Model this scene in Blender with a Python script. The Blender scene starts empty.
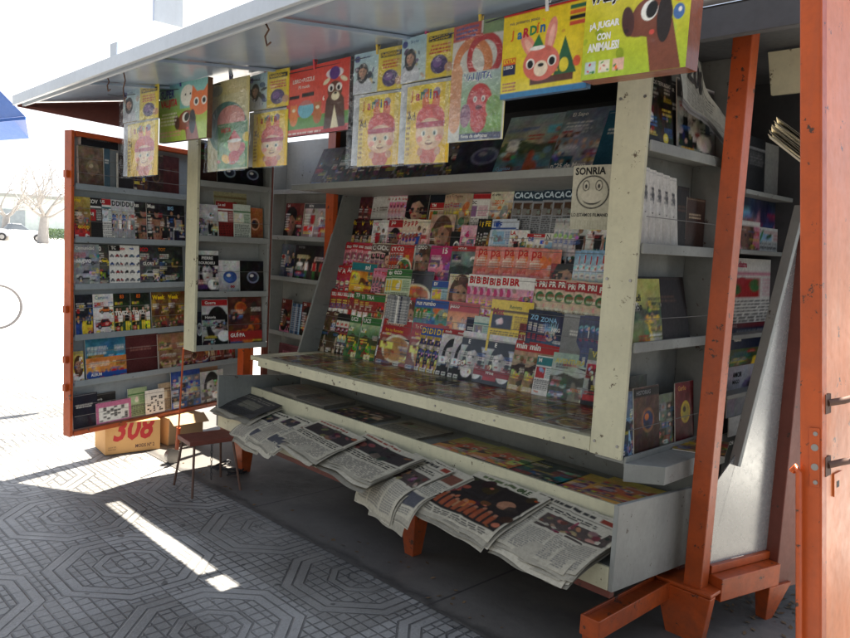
SUN_E, SKY_E, CLOUD, HAZE = 26, 0.15, 1.6, 0.60
import bpy, math, random
import numpy as np
from mathutils import Vector, Matrix
random.seed(7)
C = bpy.context.scene.collection
PI = math.pi

# ------------------------------------------------------------------ camera solved from the two vanishing points
CX, CY = 425.0, 319.0
V1 = np.array([-305., 205.]); V2 = np.array([1200., 285.]); CC = np.array([CX, CY])
FPX = math.sqrt(-((V1 - CC) @ (V2 - CC)))
def _n(v): return v / np.linalg.norm(v)
_x = -_n(np.array([V1[0]-CX, V1[1]-CY, FPX])); _y = _n(np.array([V2[0]-CX, V2[1]-CY, FPX])); _z = np.cross(_x, _y)
if _z[1] > 0: _z = -_z
RM = np.stack([_x, _y, _z])                 # world = RM @ (right, down, forward)
EYE = np.array([0., 0., 1.55])
def ray(px, py): return RM @ np.array([px-CX, py-CY, FPX])
def on_z(px, py, z): d = ray(px, py); return EYE + d*(z-EYE[2])/d[2]
def on_y(px, py, y): d = ray(px, py); return EYE + d*y/d[1]
def on_x(px, py, x): d = ray(px, py); return EYE + d*x/d[0]
def x_at(px, y, z):                           # world x seen in column px on the line (y, z)
    R = RM.T; k = (px-CX)/FPX
    b = R @ np.array([0, y, z-EYE[2]]); a = R[:, 0]
    return (k*b[2]-b[0])/(a[0]-k*a[2])
def y_at(px, x, z):
    R = RM.T; k = (px-CX)/FPX
    b = R @ np.array([x, 0, z-EYE[2]]); a = R[:, 1]
    return (k*b[2]-b[0])/(a[0]-k*a[2])

# ------------------------------------------------------------------ materials
def lin(c):
    c = np.asarray(c, float)
    return np.where(c <= 0.04045, c/12.92, ((c+0.055)/1.055)**2.4)
def nodes(name):
    m = bpy.data.materials.new(name); m.use_nodes = True
    nt = m.node_tree; nt.nodes.clear()
    out = nt.nodes.new('ShaderNodeOutputMaterial'); b = nt.nodes.new('ShaderNodeBsdfPrincipled')
    nt.links.new(b.outputs[0], out.inputs[0])
    return m, nt, b
def N(nt, t, **kw):
    n = nt.nodes.new(t)
    for k, v in kw.items():
        if k in n.inputs.keys() if hasattr(n.inputs, 'keys') else False: n.inputs[k].default_value = v
        else: setattr(n, k, v)
    return n
def noise(nt, vec, scale, detail=5, rough=0.6):
    n = nt.nodes.new('ShaderNodeTexNoise'); n.inputs['Scale'].default_value = scale
    n.inputs['Detail'].default_value = detail; n.inputs['Roughness'].default_value = rough
    if vec is not None: nt.links.new(vec, n.inputs['Vector'])
    return n.outputs[0]
def ramp(nt, val, stops):
    r = nt.nodes.new('ShaderNodeValToRGB'); e = r.color_ramp.elements
    while len(e) < len(stops): e.new(0.5)
    for i, (p, c) in enumerate(stops):
        e[i].position = p; e[i].color = (*c, 1) if len(c) == 3 else c
    nt.links.new(val, r.inputs[0]); return r.outputs[0]
def mix(nt, fac, a, b, mode='MIX'):
    m = nt.nodes.new('ShaderNodeMix'); m.data_type = 'RGBA'; m.blend_type = mode
    for s, v in ((m.inputs[0], fac), (m.inputs[6], a), (m.inputs[7], b)):
        if isinstance(v, (int, float)): s.default_value = v
        elif isinstance(v, (tuple, list)): s.default_value = (*v[:3], 1)
        else: nt.links.new(v, s)
    return m.outputs[2]
def math_(nt, op, a, b=None, clamp=False):
    m = nt.nodes.new('ShaderNodeMath'); m.operation = op; m.use_clamp = clamp
    for i, v in enumerate((a, b)):
        if v is None: continue
        if isinstance(v, (int, float)): m.inputs[i].default_value = v
        else: nt.links.new(v, m.inputs[i])
    return m.outputs[0]
def bump(nt, b, h, strength=0.3, dist=0.01):
    n = nt.nodes.new('ShaderNodeBump'); n.inputs['Strength'].default_value = strength; n.inputs['Distance'].default_value = dist
    nt.links.new(h, n.inputs['Height']); nt.links.new(n.outputs[0], b.inputs['Normal'])
def obco(nt): return nt.nodes.new('ShaderNodeTexCoord').outputs['Object']
def geo(nt): return nt.nodes.new('ShaderNodeNewGeometry').outputs['Position']

def paint(name, col, rough=0.45, dirt=0.35, chips=0.0, chipcol=(0.05, 0.03, 0.02), metal=0.0, streak=True, smooth=False):
    """old enamel on sheet metal: mottled, grimy, chipped"""
    m, nt, b = nodes(name)
    p = geo(nt)
    big = noise(nt, p, 2.3, 6, 0.65)
    fine = noise(nt, p, 38, 4, 0.6)
    c = mix(nt, ramp(nt, big, [(0.3, (0, 0, 0)), (0.75, (1, 1, 1))]), tuple(v*(1-dirt*0.75) for v in col), tuple(min(1, v*1.08) for v in col))
    c = mix(nt, math_(nt, 'MULTIPLY', ramp(nt, fine, [(0.45, (0, 0, 0)), (0.8, (1, 1, 1))]), dirt*0.6), c, tuple(v*0.45 for v in col))
    if streak:
        mp = nt.nodes.new('ShaderNodeMapping'); mp.inputs['Scale'].default_value = (30, 30, 1.6); nt.links.new(p, mp.inputs['Vector'])
        st = noise(nt, mp.outputs[0], 1.0, 4, 0.6)
        c = mix(nt, math_(nt, 'MULTIPLY', ramp(nt, st, [(0.52, (0, 0, 0)), (0.72, (1, 1, 1))]), dirt*0.6), c, tuple(v*0.5+0.02 for v in col))
    if chips:
        ch = noise(nt, p, 17, 8, 0.75)
        c = mix(nt, ramp(nt, ch, [(0.66-chips*0.1, (0, 0, 0)), (0.675-chips*0.1, (1, 1, 1))]), c, chipcol)
    if chips:
        sp_ = nt.nodes.new('ShaderNodeSeparateXYZ'); nt.links.new(p, sp_.inputs[0])
        low = math_(nt, 'MULTIPLY', math_(nt, 'SUBTRACT', 1.0, math_(nt, 'MULTIPLY', sp_.outputs[2], 2.2), True), ramp(nt, noise(nt, p, 9, 6, .7), [(.35, (0, 0, 0)), (.7, (1, 1, 1))]))
        c = mix(nt, math_(nt, 'MULTIPLY', low, .75), c, (.05, .032, .022))
        sm = ramp(nt, noise(nt, p, 3.7, 7, .75), [(.56, (0, 0, 0)), (.75, (1, 1, 1))])
        c = mix(nt, math_(nt, 'MULTIPLY', sm, dirt*.75), c, tuple(v*.4+.012 for v in col))
    nt.links.new(c, b.inputs['Base Color'])
    nt.links.new(math_(nt, 'ADD', rough-0.08, math_(nt, 'MULTIPLY', fine, 0.2)), b.inputs['Roughness'])
    b.inputs['Metallic'].default_value = metal
    if smooth: bump(nt, b, noise(nt, p, 3, 2), 0.1, 0.02)
    else: bump(nt, b, math_(nt, 'ADD', noise(nt, p, 7, 3), math_(nt, 'MULTIPLY', fine, 0.12)), 0.16, 0.02)
    return m

def printed(name, rough=0.32, coat=0.0, bumpy=0.12, dim=1.0):
    m, nt, b = nodes(name)
    at = nt.nodes.new('ShaderNodeAttribute'); at.attribute_name = 'Col'
    p = geo(nt)
    dirt = ramp(nt, noise(nt, p, 60, 4), [(0.3, (0.8, 0.8, 0.8)), (0.7, (1.04, 1.04, 1.04))])
    nt.links.new(mix(nt, 1.0, at.outputs['Color'], dirt, 'MULTIPLY'), b.inputs['Base Color'])
    b.inputs['Roughness'].default_value = rough; b.inputs['Specular IOR Level'].default_value = .32; b.inputs['Coat Weight'].default_value = coat; b.inputs['Coat Roughness'].default_value = 0.08
    bump(nt, b, noise(nt, p, 11, 3), bumpy, 0.02)
    return m

MT = {}
MT['cream'] = paint('cream_enamel', (0.62, 0.59, 0.40), 0.42, 0.3, 0.42, (0.10, 0.07, 0.04))
MT['grey'] = paint('grey_enamel', (0.23, 0.24, 0.22), 0.45, 0.4, 0.3, (0.08, 0.05, 0.035))
MT['bluegrey'] = paint('blue_grey_enamel', (0.27, 0.31, 0.33), 0.5, 0.3, 0.1)
MT['shelfgrey'] = paint('shelf_grey_enamel', (0.29, 0.30, 0.275), 0.45, 0.3, 0.25)
MT['dark'] = paint('dark_interior', (0.075, 0.08, 0.085), 0.6, 0.4)
MT['orange'] = paint('orange_enamel', (0.56, 0.092, 0.012), 0.38, 0.6, 0.5, (0.06, 0.025, 0.015))
MT['orangelit'] = paint('sunlit_orange_enamel', (0.72, 0.18, 0.038), 0.34, 0.4, 0.3, (0.10, 0.04, 0.02))  # lighter orange carries the sunlit look of the outer door
MT['oxide'] = paint('red_oxide', (0.20, 0.05, 0.03), 0.5, 0.4, 0.2)
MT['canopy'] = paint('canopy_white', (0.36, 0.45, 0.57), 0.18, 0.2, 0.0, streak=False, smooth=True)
MT['edge'] = paint('canopy_edge', (0.56, 0.60, 0.64), 0.35, 0.15)
MT['steel'] = paint('brushed_steel', (0.46, 0.47, 0.46), 0.24, 0.12, 0.0, metal=0.6, smooth=True)
MT['chrome'] = paint('worn_steel', (0.35, 0.34, 0.33), 0.35, 0.3, metal=0.9, streak=False)
MT['rust'] = paint('rusty_iron', (0.14, 0.07, 0.045), 0.7, 0.5, streak=False)
MT['black'] = paint('black_rubber', (0.025, 0.025, 0.027), 0.6, 0.3, streak=False)
MT['wire'] = paint('thin_wire', (0.22, 0.21, 0.2), 0.4, 0.2, metal=0.5, streak=False)
MT['print'] = printed('printed_cover', 0.42, 0.0, .12, .82)
MT['glossy'] = printed('glossy_cover', 0.34, 0.45, 0.3)
MT['news'] = printed('newsprint', 0.8, 0.0, 0.25)
MT['card'] = paint('cardboard', (0.42, 0.27, 0.14), 0.8, 0.25)
MT['kraft'] = paint('kraft_box', (0.72, 0.40, 0.15), 0.75, 0.15, streak=False)

def clear_plastic(rough=.13, bumps=.9, amt=.5, pw=4.0, base_=.085):
    m = bpy.data.materials.new('clear_plastic'); m.use_nodes = True; nt = m.node_tree; nt.nodes.clear()
    out = nt.nodes.new('ShaderNodeOutputMaterial'); t = nt.nodes.new('ShaderNodeBsdfTransparent'); g = nt.nodes.new('ShaderNodeBsdfGlossy')
    t.inputs[0].default_value = (0.93, 0.94, 0.95, 1); g.inputs['Roughness'].default_value = rough
    mx = nt.nodes.new('ShaderNodeMixShader'); fr = nt.nodes.new('ShaderNodeLayerWeight')
    bp = nt.nodes.new('ShaderNodeBump'); bp.inputs['Strength'].default_value = bumps; bp.inputs['Distance'].default_value = 0.02
    nz = noise(nt, geo(nt), 16, 4, 0.55); nt.links.new(nz, bp.inputs['Height'])
    for n in (g, fr): nt.links.new(bp.outputs[0], n.inputs['Normal'])
    f2 = math_(nt, 'ADD', math_(nt, 'MULTIPLY', math_(nt, 'POWER', fr.outputs['Facing'], pw), amt), base_, True)
    nt.links.new(f2, mx.inputs[0]); nt.links.new(t.outputs[0], mx.inputs[1]); nt.links.new(g.outputs[0], mx.inputs[2])
    nt.links.new(mx.outputs[0], out.inputs[0]); return m
MT['plastic'] = clear_plastic()
MT['acrylic'] = clear_plastic(.10, .10, .50, 3.2, .045)

# ------------------------------------------------------------------ mesh collecting
class MB:
    def __init__(s): s.v = []; s.f = []; s.m = []; s.sm = []
    def add(s, vs, fs, mi=0, smooth=False):
        o = len(s.v); s.v += [tuple(map(float, p)) for p in vs]
        for f in fs: s.f.append([i+o for i in f]); s.m.append(mi); s.sm.append(smooth)
        return s
    def box(s, x0, x1, y0, y1, z0, z1, mi=0, M=None):
        vs = [Vector((x, y, z)) for z in (z0, z1) for y in (y0, y1) for x in (x0, x1)]
        if M is not None: vs = [M @ p for p in vs]
        return s.add(vs, [(0, 2, 3, 1), (4, 5, 7, 6), (0, 1, 5, 4), (2, 6, 7, 3), (0, 4, 6, 2), (1, 3, 7, 5)], mi)
    def hexa(s, b, t, mi=0):                     # bottom quad, top quad (same order, anticlockwise from above)
        return s.add(list(b)+list(t), [(3, 2, 1, 0), (4, 5, 6, 7)]+[(i, (i+1) % 4, 4+(i+1) % 4, 4+i) for i in range(4)], mi)
    def prism(s, poly, d, mi=0):                 # planar polygon extruded along d
        n = len(poly); d = Vector(d); a = [Vector(p) for p in poly]
        return s.add(a+[p+d for p in a], [tuple(range(n))[::-1], tuple(range(n, 2*n))]+[(i, (i+1) % n, n+(i+1) % n, n+i) for i in range(n)], mi)
    def beam(s, p, q, w, h, up=(0, 0, 1), mi=0):
        p, q = Vector(p), Vector(q); d = (q-p).normalized(); u = Vector(up)
        r = d.cross(u)
        if r.length < 1e-4: r = d.cross(Vector((0, 1, 0)))
        r.normalize(); u = r.cross(d)
        c = [(-w/2, -h/2), (w/2, -h/2), (w/2, h/2), (-w/2, h/2)]
        return s.hexa([p+r*a+u*b for a, b in c], [q+r*a+u*b for a, b in c], mi)
    def tube(s, pts, r, n=8, mi=0, cap=True):
        pts = [Vector(p) for p in pts]; rr = r if isinstance(r, (list, tuple)) else [r]*len(pts)
        vs = []; pr = None
        for i, p in enumerate(pts):
            t = (pts[min(i+1, len(pts)-1)]-pts[max(i-1, 0)]).normalized()
            if pr is None: pr = t.orthogonal().normalized()
            pr = (pr-t*pr.dot(t))
            pr = pr.normalized() if pr.length > 1e-5 else t.orthogonal().normalized()
            q = t.cross(pr)
            vs += [p+(pr*math.cos(a)+q*math.sin(a))*rr[i] for a in [2*PI*k/n for k in range(n)]]
        fs = [(i*n+k, i*n+(k+1) % n, (i+1)*n+(k+1) % n, (i+1)*n+k) for i in range(len(pts)-1) for k in range(n)]
        s.add(vs, fs, mi, True)
        if cap: s.add(vs[:n], [tuple(range(n))[::-1]], mi); s.add(vs[-n:], [tuple(range(n))], mi)
        return s
    def disc(s, c, nrm, r, t=0.004, n=20, mi=0):
        c = Vector(c); nrm = Vector(nrm).normalized(); return s.tube([c-nrm*t/2, c+nrm*t/2], r, n, mi)
    def build(s, name, mats, parent=None, bevel=0.0, seg=2):
        me = bpy.data.meshes.new(name); me.from_pydata(s.v, [], s.f)
        for m in (mats if isinstance(mats, (list, tuple)) else [mats]): me.materials.append(MT[m] if isinstance(m, str) else m)
        me.polygons.foreach_set('material_index', s.m); me.polygons.foreach_set('use_smooth', s.sm)
        me.validate(); me.update()
        o = bpy.data.objects.new(name, me); C.objects.link(o)
        if parent is not None: child(o, parent)
        if bevel:
            b = o.modifiers.new('soft_edges', 'BEVEL'); b.width = bevel; b.segments = seg; b.limit_method = 'ANGLE'; b.angle_limit = 0.7
        return o
WORLDM = {}
def child(o, parent):                        # keeps o's coordinates as world coordinates
    o.parent = parent; o.matrix_parent_inverse = WORLDM.get(parent.name, Matrix.Identity(4)).inverted()
def tag(o, label, cat, group=None, kind=None):
    o['label'] = label; o['category'] = cat
    if group: o['group'] = group
    if kind: o['kind'] = kind
    return o
def thing(name, label, cat, loc=(0, 0, 0), rotz=0.0, group=None):
    o = bpy.data.objects.new(name, None); C.objects.link(o); o.empty_display_size = 0.1
    o.location = loc; o.rotation_euler = (0, 0, rotz)
    WORLDM[o.name] = Matrix.Translation(loc) @ Matrix.Rotation(rotz, 4, 'Z')
    return tag(o, label, cat, group)
def struct(o): o['kind'] = 'structure'; return o

# ------------------------------------------------------------------ lettering (built-in font turned into flat mesh)
_TXT = {}
def text_geo(s, bold=0.0, shear=0.0):
    k = (s, bold, shear)
    if k in _TXT: return _TXT[k]
    cu = bpy.data.curves.new('lettering', 'FONT'); cu.body = s; cu.size = 1.0; cu.resolution_u = 2; cu.offset = bold; cu.shear = shear
    o = bpy.data.objects.new('lettering', cu); C.objects.link(o)
    dg = bpy.context.evaluated_depsgraph_get(); dg.update()
    me = bpy.data.meshes.new_from_object(o.evaluated_get(dg))
    v = np.empty(len(me.vertices)*3); me.vertices.foreach_get('co', v); v = v.reshape(-1, 3)[:, :2]
    f = [tuple(p.vertices) for p in me.polygons]
    bpy.data.meshes.remove(me); bpy.data.objects.remove(o); bpy.data.curves.remove(cu)
    if len(v):
        lo = v.min(0); hi = v.max(0); v = (v-lo)
        _TXT[k] = (v, f, hi-lo)
    else: _TXT[k] = (v, f, np.array([0.1, 0.1]))
    return _TXT[k]

# ------------------------------------------------------------------ cover painting (small rasters that become vertex colours)
SS = 3
WHITE_ = (.93, .92, .88)
class Art:
    def __init__(s, W, H, bg=(0.5, 0.5, 0.5), seed=0):
        s.desat = 0.0; s.W, s.H = W, H; s.r = np.random.default_rng(seed)
        s.a = np.ones((H*SS, W*SS, 3))*np.array(bg)
        s.V, s.U = np.meshgrid((np.arange(H*SS)+.5)/(H*SS), (np.arange(W*SS)+.5)/(W*SS), indexing='ij')
    def put(s, m, c, al=1.0): s.a[m] = s.a[m]*(1-al)+np.array(c)*al
    def grad(s, c0, c1, u0=0, v0=0, u1=1, v1=1):
        m = (s.U >= u0) & (s.U < u1) & (s.V >= v0) & (s.V < v1); k = ((s.V[m]-v0)/(v1-v0))[:, None]
        s.a[m] = np.array(c0)*(1-k)+np.array(c1)*k
    def rect(s, u0, v0, u1, v1, c, al=1.0): s.put((s.U >= u0) & (s.U < u1) & (s.V >= v0) & (s.V < v1), c, al)
    def ell(s, cu, cv, ru, rv, c, al=1.0, rot=0.0):
        x, y = (s.U-cu), (s.V-cv)*s.H/s.W
        ca, sa = math.cos(rot), math.sin(rot); X = x*ca+y*sa; Y = -x*sa+y*ca
        s.put((X/ru)**2+(Y/(rv*s.H/s.W))**2 < 1, c, al)
    def ring(s, cu, cv, r, w, c):
        d = np.hypot(s.U-cu, (s.V-cv)*s.H/s.W); s.put(abs(d-r) < w, c)
    def poly(s, pts, c, al=1.0):
        ins = np.zeros(s.U.shape, bool); n = len(pts)
        for i in range(n):
            (x0, y0), (x1, y1) = pts[i], pts[(i+1) % n]
            if y0 == y1: continue
            cr = ((y0 > s.V) != (y1 > s.V)) & (s.U < (x1-x0)*(s.V-y0)/(y1-y0)+x0); ins ^= cr
        s.put(ins, c, al)
    def lines(s, u0, v0, u1, v1, n, c, fill=0.8, al=0.9):
        h = (v1-v0)/n
        for i in range(n):
            a = u0+(0.12*s.r.random() if fill < 0.9 else 0)*(u1-u0); e = u0+(u1-u0)*(fill+(1-fill)*s.r.random())
            v = v0+i*h; u = a
            while u < e:
                w = (0.04+0.13*s.r.random())*(u1-u0); s.rect(u, v+h*.2, min(u+w*0.8, e), v+h*.75, c, al); u += w
    def blobs(s, n, pal, u0=0, v0=0, u1=1, v1=1, r=(0.04, 0.16)):
        for i in range(n):
            c = pal[int(s.r.integers(len(pal)))]; rr = r[0]+(r[1]-r[0])*s.r.random()
            s.ell(u0+(u1-u0)*s.r.random(), v0+(v1-v0)*s.r.random(), rr, rr*(0.4+.6*s.r.random()), np.clip(np.array(c)+s.r.normal(0, .05, 3), 0, 1), 0.9, s.r.random()*3)
    def grain(s, amp): s.a += s.r.normal(0, amp, (s.H*SS, s.W*SS, 1))
    def head(s, cu, cv, r, skin=(0.78, 0.58, 0.46), hair=(0.12, 0.08, 0.06), top=(0.3, 0.3, 0.4), long=True):
        rv = r*1.25*s.W/s.H
        s.ell(cu, cv+rv*2.9, r*2.3, rv*1.9, top)
        if long: s.ell(cu, cv+rv*.35, r*1.35, rv*1.75, hair)
        s.rect(cu-r*.38, cv+rv*.5, cu+r*.38, cv+rv*1.35, tuple(np.array(skin)*.85))
        s.ell(cu, cv-rv*.15, r*1.14, rv*1.12, hair); s.ell(cu, cv+rv*.1, r*.88, rv*.97, skin)
        s.ell(cu+r*.45, cv+rv*.2, r*.42, rv*.7, tuple(np.array(skin)*.8), .6)
        s.poly([(cu-r, cv-rv*.35), (cu-r*.3, cv-rv*1.2), (cu+r, cv-rv*.9), (cu+r*.95, cv-rv*.1), (cu+r*.1, cv-rv*.62)], hair)
        tn = r*(.16*s.r.normal())
        s.ell(cu-r*.42, cv+rv*.1, r*.34, rv*.5, tuple(np.minimum(1, np.array(skin)*1.12)), .5)
        for k in (-1, 1):
            s.ell(cu+tn+k*r*.36, cv+rv*.0, r*.20, rv*.11, tuple(np.array(skin)*.62)); s.ell(cu+tn+k*r*.36, cv+rv*.01, r*.12, rv*.06, (0.1, 0.07, 0.06))
        s.ell(cu+tn, cv+rv*.55, r*.27, rv*.08, (0.62, 0.24, 0.24)); s.rect(cu+tn+r*.02, cv+rv*.1, cu+tn+r*.14, cv+rv*.34, tuple(np.array(skin)*.8)); s.ell(cu+r*.1, cv+rv*.95, r*.6, rv*.16, tuple(np.array(skin)*.72), .7)
    def figure(s, cu, v0, v1, skin, top, low, hair=(0.1, 0.07, 0.05)):
        h = v1-v0; w = h*.17*s.H/s.W
        s.ell(cu, v0+h*.08, w*.36, h*.075, hair); s.ell(cu, v0+h*.095, w*.28, h*.062, skin)
        s.poly([(cu-w*.75, v0+h*.2), (cu+w*.75, v0+h*.2), (cu+w*.5, v0+h*.52), (cu-w*.5, v0+h*.52)], top)
        for k in (-1, 1):
            s.poly([(cu+k*w*.75, v0+h*.2), (cu+k*w*1.02, v0+h*.5), (cu+k*w*.82, v0+h*.52), (cu+k*w*.5, v0+h*.25)], skin)
            s.poly([(cu+k*w*.03, v0+h*.52), (cu+k*w*.52, v0+h*.52), (cu+k*w*.42, v1), (cu+k*w*.12, v1)], low)
    def car(s, cu, cv, w, c):
        h = w*.42*s.W/s.H
        s.poly([(cu-w*.28, cv-h*.1), (cu-w*.17, cv-h*.52), (cu+w*.16, cv-h*.52), (cu+w*.3, cv-h*.1)], tuple(np.array(c)*.8))
        s.poly([(cu-w*.2, cv-h*.12), (cu-w*.13, cv-h*.44), (cu+w*.12, cv-h*.44), (cu+w*.2, cv-h*.12)], (0.12, 0.15, 0.2))
        s.poly([(cu-w*.5, cv-h*.05), (cu-w*.3, cv-h*.14), (cu+w*.36, cv-h*.14), (cu+w*.5, cv+h*.02), (cu+w*.49, cv+h*.32), (cu-w*.49, cv+h*.32)], c)
        s.rect(cu-w*.47, cv+h*.22, cu+w*.47, cv+h*.34, (0.08, 0.08, 0.08))
        for k in (-.29, .3): s.ell(cu+k*w, cv+h*.3, w*.105, h*.25, (0.05, 0.05, 0.05)); s.ell(cu+k*w, cv+h*.3, w*.05, h*.12, (0.6, 0.6, 0.62))
        s.rect(cu-w*.48, cv+h*.02, cu-w*.38, cv+h*.1, (0.95, 0.93, 0.8))
    def mottle(s, n, amp, col=.5):
        gy, gx = max(2, int(n*s.H/s.W)), n; f = s.r.normal(0, amp, (gy+1, gx+1, 1))+s.r.normal(0, amp*col, (gy+1, gx+1, 3))
        y = s.V*gy; x = s.U*gx; j = np.minimum(y.astype(int), gy-1); i = np.minimum(x.astype(int), gx-1); fy = (y-j)[..., None]; fx = (x-i)[..., None]
        s.a = np.clip(s.a, 0, 1)+(f[j, i]*(1-fx)*(1-fy)+f[j, i+1]*fx*(1-fy)+f[j+1, i]*(1-fx)*fy+f[j+1, i+1]*fx*fy)
    def clutter(s, n, pal, v0=.2, rng=None):
        r = s.r; inks = [WHITE_, (.95, .85, .2), (.8, .12, .12), (.1, .1, .12), (.95, .9, .8), (.2, .4, .7)]
        for k in range(n):
            side_ = r.random(); u = .03+.05*r.random() if side_ < .45 else (.55+.2*r.random() if side_ < .9 else .2+.3*r.random()); v = v0+(.92-v0)*r.random(); w = .18+.2*r.random(); h = .05+.12*r.random(); t = r.random()
            if t < .34:
                c = pal[int(r.integers(len(pal)))]; c2 = np.clip(np.array(c)*(.5+.9*r.random())+.08*r.normal(size=3), 0, 1); s.rect(u, v, min(u+w, .98), min(v+h, .98), c2)
                for q in range(3): s.ell(u+w*r.random(), v+h*r.random(), .03+.03*r.random(), .02+.03*r.random(), np.clip(np.array(pal[int(r.integers(len(pal)))])+.15*r.normal(size=3), 0, 1))
                s.ell(u+w*.5, v+h*.5, .035, .03, (.78, .58, .46))
            elif t < .9: s.lines(u, v, min(u+w*1.2, .98), min(v+h*.8, .98), int(2+r.integers(3)), inks[int(r.integers(len(inks)))], .85, .95)
            elif t < .95: s.ell(u+w*.5, v+h*.4, .09, .06, inks[int(r.integers(3))]); s.lines(u+w*.3, v+h*.2, u+w*.8, v+h*.6, 2, inks[3+int(r.integers(2))], .9)
            else: s.rect(u, .90, u+.16, .97, WHITE_); s.lines(u+.01, .91, u+.15, .96, 1, (.05, .05, .05), .95)
    def out(s):
        a = np.clip(s.a, 0, 1); a = a*(1-s.desat)+a.mean(-1, keepdims=True)*s.desat; a = lin(a); a = a.reshape(s.H, SS, s.W, SS, 3).mean((1, 3)); return a

# ------------------------------------------------------------------ a printed sheet / book / magazine as ONE mesh
def cover_mesh(name, w, h, t, art, texts=(), side=(0.85, 0.83, 0.78), mat='print', bow=0.0):
    """local frame: origin bottom left of the front, x to the right, z up, front towards -y.
    texts: (string, u, v_top, height_frac, max_width_frac, srgb colour, bold, shear[, rot])"""
    img = art.out(); H, W = img.shape[:2]
    uu, vv = np.meshgrid(np.linspace(0, 1, W), np.linspace(0, 1, H))
    def surf(x, z): return -bow*np.sin(np.pi*np.clip(x/w, 0, 1))
    X = uu*w; Z = (1-vv)*h
    P = np.stack([X, surf(X, Z), Z], -1).reshape(-1, 3); Cc = img.reshape(-1, 3)
    i = np.arange(H*W).reshape(H, W)
    F = [tuple(q) for q in np.stack([i[1:, :-1], i[1:, 1:], i[:-1, 1:], i[:-1, :-1]], -1).reshape(-1, 4).tolist()]
    verts = P.tolist(); cols = Cc.tolist()
    sc = lin(side).tolist()
    if t > 0:
        e = 0.0004; o = len(verts)
        for z in (0, h):
            for x in (0, w): verts += [[x, e, z], [x, t, z]]; cols += [sc, sc]
        # 0 l-front-bottom 1 l-back-bottom 2 r-front-bottom 3 r-back-bottom 4.. top
        F += [tuple(o+k for k in q) for q in [(1, 3, 7, 5), (0, 1, 5, 4), (2, 6, 7, 3), (4, 5, 7, 6), (0, 2, 3, 1), (0, 4, 6, 2)]]
    for tx in texts:
        s_, u, v, hf, mw, col, bold, shear = tx[:8]; rot = tx[8] if len(tx) > 8 else 0.0
        g, f, ext = text_geo(s_, bold, shear)
        if not len(g): continue
        sy = hf*h/max(0.3, ext[1]); sx = min(sy, mw*w/ext[0])
        gx = g[:, 0]*sx; gz = (g[:, 1]-ext[1])*sy
        if rot: ca, sa = math.cos(rot), math.sin(rot); gx, gz = gx*ca-gz*sa, gx*sa+gz*ca
        gx = gx+u*w; gz = gz+(1-v)*h
        gy = surf(gx, gz)-0.0009
        o = len(verts); verts += np.stack([gx, gy, gz], -1).tolist(); cols += [lin(col).tolist()]*len(g)
        F += [tuple(k+o for k in q) for q in f]
    me = bpy.data.meshes.new(name); me.from_pydata(verts, [], F); me.materials.append(MT[mat])
    at = me.color_attributes.new('Col', 'FLOAT_COLOR', 'POINT')
    c4 = np.ones((len(verts), 4), np.float32); c4[:, :3] = np.array(cols, np.float32); at.data.foreach_set('color', c4.ravel())
    me.update(); return me
def place(name, me, loc, rotz=0.0, lean=0.0, roll=0.0):
    o = bpy.data.objects.new(name, me); C.objects.link(o)
    o.matrix_world = Matrix.Translation(Vector(loc)) @ Matrix.Rotation(rotz, 4, 'Z') @ Matrix.Rotation(-lean, 4, 'X') @ Matrix.Rotation(roll, 4, 'Y')
    return o
# ================================================================== ground, pavement, sky
def mb_sheet(name, x0, x1, y0, y1, z, mat):
    o = MB().add([(x0, y0, z), (x1, y0, z), (x1, y1, z), (x0, y1, z)], [(0, 1, 2, 3)]).build(name, mat); return struct(o)

def ground_mat(name, c0, c1, rough=0.8):
    m, nt, b = nodes(name); p = geo(nt)
    c = mix(nt, ramp(nt, noise(nt, p, 0.5, 6, .65), [(.3, (0, 0, 0)), (.7, (1, 1, 1))]), c0, c1)
    c = mix(nt, math_(nt, 'MULTIPLY', noise(nt, p, 45, 4, .7), .5), c, tuple(v*.55 for v in c0))
    nt.links.new(c, b.inputs['Base Color']); b.inputs['Roughness'].default_value = rough
    bump(nt, b, noise(nt, p, 60, 4, .7), .25, .01); return m

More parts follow.
